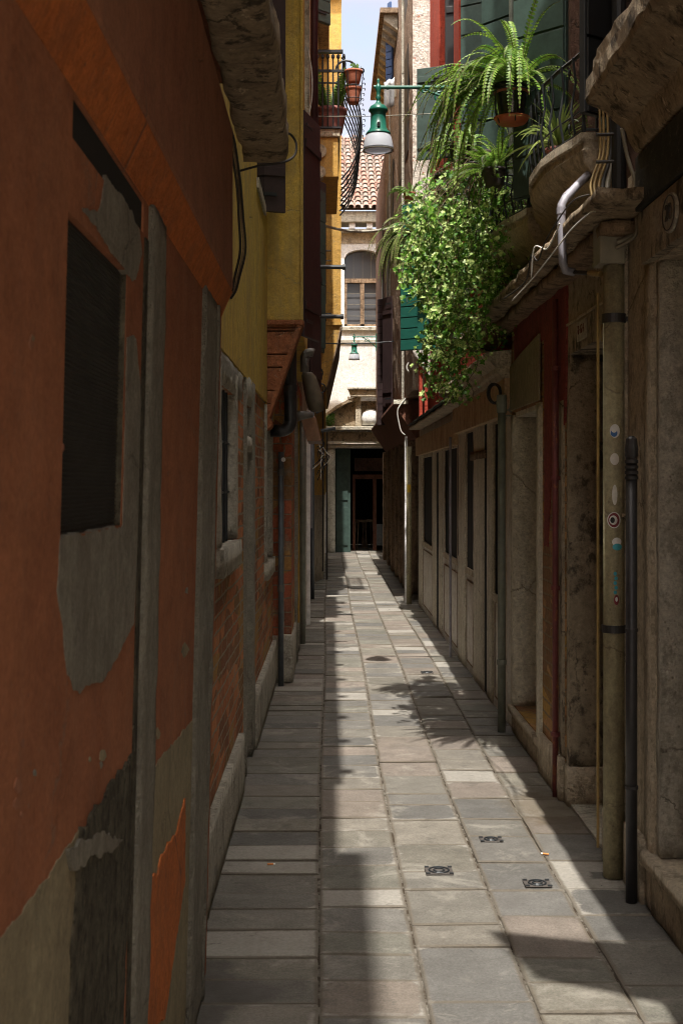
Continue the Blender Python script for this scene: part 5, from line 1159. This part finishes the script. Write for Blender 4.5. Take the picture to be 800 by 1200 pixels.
m.tube([(.09, 0, .13), (.12, 0, .15), (.13, 0, -.1)], .004, 5); m.build('wire_holder', 'iron', t, local=True)
fern('dark green fern hanging behind the large fern above the ivy', (.80, 7.6, 3.42), 'basket', 45, (.22, .42), (-.75, .0, -.1), (4, 9), 'fern', 12, .026, pr=.085, ph=.13)
fern('drooping olive fern at the left edge of the ivy', (.58, 8.35, 3.04), 'basket', 85, (.26, .46), (-.9, -.3, .1), (3.5, 8), 'fernlight', 13, .020, pr=.08, ph=.12)
# long strap grasses
def grass(label, loc, n, lens, mat, seed, bias=(-.4, -.2, .3), pot='plasticpot', pr=.08, ph=.12, wd=.006, droop=(4, 9), name='spider_plant', cat='plant'):
    r_ = random.Random(seed); t = thing(name, label, cat, loc); pot_mesh(t, pr, ph, pot); m = MB()
    for i in range(n):
        a = r_.uniform(0, 6.28); e = r_.uniform(.5, 1.4); d = (Vector((math.cos(a)*math.cos(e), math.sin(a)*math.cos(e), math.sin(e)))+Vector(bias)*r_.random()).normalized()
        p = Vector((0, 0, ph)); L_ = r_.uniform(*lens); k = 10; dr = r_.uniform(*droop); pts = [p.copy()]
        for j in range(k): d = (d+Vector((0, 0, -dr*L_/k))).normalized(); p = p+d*L_/k; pts.append(p.copy())
        sd = d.cross(Vector((0, 1, .2))).normalized(); m.tone = r_.random()
        if abs(sd.x) < .3: sd = Vector((.7, .7, 0))
        for j in range(k): w0 = wd*(1-(j/k)**2)+.0008; w1 = wd*(1-((j+1)/k)**2)+.0008; m.add([pts[j]-sd*w0, pts[j]+sd*w0, pts[j+1]+sd*w1, pts[j+1]-sd*w1], [(0, 1, 2, 3)])
    m.build('leaves', mat, t, tone=True, local=True); return t
grass('arching strap leaved plant above the drooping olive fern', (.70, 8.6, 3.18), 60, (.22, .42), 'fernlight', 5, wd=.004)
grass('pale leaved plant standing inside the near iron balcony', (1.07, 5.95, 3.01), 46, (.16, .34), 'fernlight', 6, (-.1, -.1, .3), wd=.007, pr=.06, ph=.09)
grass('strap leaved plant in a dark wicker pot below the ivy', (.76, 9.0, 2.60), 26, (.12, .26), 'fernlight', 8, pot='basket', wd=.004, pr=.062, ph=.19)
# wicker-pot bracket and other holders are part of the wall
m = MB()
for (x, y, z) in ((.76, 9.0, 2.60), (.70, 8.6, 3.18), (.58, 8.35, 3.04), (.80, 7.6, 3.42), (.86, 7.35, 3.32), (.74, 8.2, 3.40)):
    m.tube([(x, y, z-.006), (1.215, y, z-.006)], .006, 6); m.tube(arc((x, y, z+.05), .085, 0, 360, 16, 'xy'), .004, 5)
    m.tube([(x+.05, y, z-.006), (1.215, y, z-.16)], .005, 6)
m.build('pot_brackets', 'iron', R3)
# ivy
def ivy(label, loc, vines, seed):
    r_ = random.Random(seed); t = thing('variegated_ivy', label, 'ivy', loc); pot_mesh(t, .085, .12, 'basket'); m = MB(); st = MB(); o = Vector(loc)
    for (x, y, z0_, z1_) in vines:
        p = Vector((x, y, z0_))-o; zz = z1_-o.z; P = [Vector((r_.uniform(-.06, .06), r_.uniform(-.06, .06), .13)), p.copy()]; ph1, ph2 = r_.random()*6, r_.random()*6
        while p.z > zz:
            p = p+Vector((math.sin(p.z*9+ph1)*.010+r_.uniform(-.008, .008), math.sin(p.z*7+ph2)*.010+r_.uniform(-.008, .008), -.019)); P.append(p.copy())
            for k in range(r_.choice((0, 2, 3, 4))):
                q = p+Vector((r_.uniform(-.05, .045), r_.uniform(-.06, .03), r_.uniform(-.015, .02))); s = r_.choice((.009, .012, .014, .016, .019, .023))*r_.uniform(.85, 1.1); m.tone = r_.random()**.8
                # leaf faces outwards and up, lobed outline with a fold
                nrm = Vector((r_.gauss(-.35, .5), r_.gauss(-.6, .5), r_.gauss(.55, .45))).normalized(); dn = Vector((r_.gauss(0, .5), r_.gauss(-.2, .4), -1)); dn = (dn-nrm*dn.dot(nrm)).normalized(); sd = nrm.cross(dn)
                pts = [(0, -.55), (.45, -.75), (.62, -.15), (1.05, .0), (.60, .42), (.32, .55), (0, 1.25)]
                R_ = [q+sd*a*s+dn*b*s+nrm*abs(a)*s*.25 for a, b in pts]; L_ = [q-sd*a*s+dn*b*s+nrm*abs(a)*s*.25 for a, b in pts[1:-1]]
                m.add(R_+L_, [(0, 1, 2, 3, 4, 5, 6), (0, 7, 8, 9, 10, 11, 6)])
        st.tube(P, .002, 4)
    m.build('leaves', 'ivy', t, tone=True, local=True); st.build('stems', 'stem', t, local=True); return t
ri = random.Random(21); vines = []
def low(u):   # lower outline of the mass, photo px -> picked per vine
    pts = [(478, 280), (490, 345), (503, 405), (515, 470), (530, 470), (545, 440), (560, 408), (578, 378), (590, 340), (605, 300), (614, 260)]
    for (a, b), (c, d) in zip(pts[:-1], pts[1:]):
        if a <= u <= c: return b+(d-b)*(u-a)/(c-a)
    return 300
def high(u): return 205-(u-490)*.42 if u < 560 else 172+(u-560)*.55
for i in range(125):
    u = ri.uniform(485, 612); y = ri.uniform(7.1, 8.5)
    x = (u-CU)/F*y
    if x > 1.14: continue
    z0_ = EYE+(CV-(high(u)+ri.uniform(0, 90)))/F*y; z1_ = EYE+(CV-(low(u)-ri.choice((-16, -4, 8, 25, 55, 100))-ri.uniform(0, 25)))/F*y
    vines.append((x, y, z0_, z1_))
ivy('huge cascade of variegated ivy hanging from the second iron balcony', (.88, 7.35, 3.32), [v for v in vines if v[1] < 7.9], 31)
ivy('further trails of ivy hanging behind the main cascade towards the shop cornice', (.76, 8.2, 3.40), [v for v in vines if v[1] >= 7.9], 32)
# bush behind the hanging ferns
fern('bright upright fern beneath the large hanging fern', (.93, 7.15, 3.20), 'basket', 36, (.18, .34), (-.3, -.2, .2), (1.5, 4), 'fern', 17, .028, pr=.07, ph=.10)
# small potted plant high on the brown house
fern('small plant on the brown house wall right of the large lamp', (.93, 14.6, 4.75), 'terracotta', 22, (.12, .26), (-.2, -.2, -.2), (3, 7), 'bush', 18, .035, pr=.07, ph=.1, name='wall_plant', cat='plant', pairs=9)
fern('plant in a terracotta pot on the brown house below the small wall plant', (.96, 14.6, 5.15-.95), 'terracotta', 14, (.1, .2), (-.2, -.2, 0), (3, 7), 'bush', 19, .03, pr=.11, ph=.16, name='wall_plant', cat='plant', pairs=8)
# balcony pots on the left
t, po = fern('bushy plant in a pinkish pot on the left balcony', (.035, 16.32, BZ+.005), 'plasticpot', 46, (.3, .62), (0, 0, .5), (.3, 1.6), 'bush', 23, .055, pr=.21, ph=.32, name='potted_bush', cat='potted plant', pairs=16, elev0=(.9, 1.5))
for k, (z, lb) in enumerate(((BZ+.56, 'terracotta pot at the top of the basket hung on the left balcony rail'), (BZ+.31, 'terracotta pot in the lower ring of the basket on the left balcony'))):
    t = thing('flower_pot', lb, 'flower pot', (.32, y0-.005, z)); pot_mesh(t, .115 if k == 0 else .10, .16 if k == 0 else .2, 'terracotta')
    if k == 0:
        m = MB(); r_ = random.Random(4)
        for i in range(30): p = Vector((r_.uniform(-.05, .05), r_.uniform(-.05, .05), .16+r_.random()*.06)); m.tone = r_.random(); m.add([p, p+Vector((.03, 0, .01)), p+Vector((.02, .0, .035))], [(0, 1, 2)])
        m.build('sprout', 'bush', t, tone=True, local=True)
# laundry
m = MB(); vs = []; fs = []
for i in range(7):
    for j in range(7): a = px(450+i*2.0, 96+j*5-i*.8, 17.6); vs.append((a.x, 17.6+.05*math.sin(i*1.7)+.02*j, a.z))
for i in range(6):
    for j in range(6): fs.append((i*7+j, i*7+j+1, (i+1)*7+j+1, (i+1)*7+j))
m.add(vs, fs); o = m.build('hanging_cloth', 'cloth', smooth=True); sd = o.modifiers.new('thick', 'SOLIDIFY'); sd.thickness = .006
tag(o, 'white cloth hanging under the blue shutter', 'cloth')

# =================================================================== small things on the paving
def gcover(x, y, sx, sy, lb, rz=0.):
    t = thing('drain_cover', lb, 'drain cover', (x, y, .0035), rz, 'small iron covers set in the paving')
    m = MB(); m.box(-sx, sx, -sy, sy, 0, .004); m.build('plate', 'plate', t, local=True, bevel=.001)
    m = MB(); m.tube(arc((0, 0, .006), min(sx, sy)*.78, 0, 360, 20, 'xy'), .0035, 5); m.tube(arc((0, 0, .006), min(sx, sy)*.42, 0, 360, 16, 'xy'), .003, 5)
    for a in (-1, 1):
        for b in (-1, 1): m.box(a*sx*.85-.008, a*sx*.85+.008, b*sy*.85-.006, b*sy*.85+.006, .0042, .0075)
    m.build('raised_ring', 'iron', t, local=True)
def gp_(u, v): d = EYE*F/(v-CV); return ((u-CU)/F*d, d)
for (u, v, w_, h_, lb) in ((514, 1022, 16, 5, 'small square iron cover nearest the sunlit middle of the paving'), (629, 1037, 15.5, 4.5, 'rusty iron cover near the right wall shadow'), (575, 985.5, 13, 3, 'iron cover farther up between two slabs'), (500, 789, 7, 1.2, 'tiny iron cover among the fern shadows')):
    x, y = gp_(u, v); gcover(x, y, w_/F*y, h_/F*y*y/EYE*.9, lb)
def butt(u, v, rz, lb):
    x, y = gp_(u, v); t = thing('cigarette_butt', lb, 'cigarette butt', (x, y, .0085), rz, 'cigarette ends on the paving')
    m = MB(); m.tube([(-.016, 0, 0), (.008, 0, 0)], .004, 8); m.build('filter', 'butt', t, local=True); m = MB(); m.tube([(.008, 0, 0), (.016, .001, 0)], .0039, 8); m.build('paper_end', 'paper', t, local=True)
butt(318, 1015, 0, 'orange cigarette end lying on the shaded left slabs'); butt(638, 1003, 2.8, 'orange cigarette end on the sunlit slab near the right wall')

# =================================================================== one mesh per countable part
def split_loose(o):
    me = o.data; n = len(me.vertices); par = list(range(n))
    def find(a):
        while par[a] != a: par[a] = par[par[a]]; a = par[a]
        return a
    for e in me.edges:
        a, b = find(e.vertices[0]), find(e.vertices[1])
        if a != b: par[a] = b
    groups = {}
    for p in me.polygons: groups.setdefault(find(p.vertices[0]), []).append(p)
    if len(groups) < 2: return
    V = [tuple(v.co) for v in me.vertices]; nm = o.name.split('.')[0]; ch = list(o.children); first = None
    for g_, ps in groups.items():
        idx = {}; vs = []; fs = []
        for p in ps:
            f = []
            for v in p.vertices:
                if v not in idx: idx[v] = len(vs); vs.append(V[v])
                f.append(idx[v])
            fs.append(f)
        m2 = bpy.data.meshes.new(nm); m2.from_pydata(vs, [], fs); m2.materials.append(me.materials[0])
        if me.polygons[0].use_smooth: m2.polygons.foreach_set('use_smooth', [True]*len(m2.polygons))
        if first is None: o.data = m2; first = o
        else:
            c = bpy.data.objects.new(nm, m2); COL.objects.link(c); c.parent = o.parent; c.location = o.location
            for md in o.modifiers:
                if md.type == 'BEVEL': b = c.modifiers.new('bevel', 'BEVEL'); b.width = md.width; b.segments = 2; b.limit_method = 'ANGLE'; b.angle_limit = md.angle_limit
SPLIT = {'door_jamb', 'downpipe', 'window', 'iron_bar', 'screw', 'coupling', 'dark_gap', 'stone_frame', 'red_posts', 'stone_strip', 'transom', 'door_surround', 'hinge', 'collar', 'cable_tie', 'pipe_clip', 'aedicule', 'scroll_bracket', 'eave_bracket', 'dentils', 'pot_brackets', 'pediment_moulding', 'panel_trim', 'shutter'}
for o in list(bpy.data.objects):
    if o.type == 'MESH' and o.parent and o.name.split('.')[0] in SPLIT - {'shutter'}: split_loose(o)
for o in bpy.data.objects:
    b = {'dentils': 'dentil', 'pot_brackets': 'pot_bracket', 'red_posts': 'red_post'}.get(o.name.split('.')[0])
    if b: o.name = b
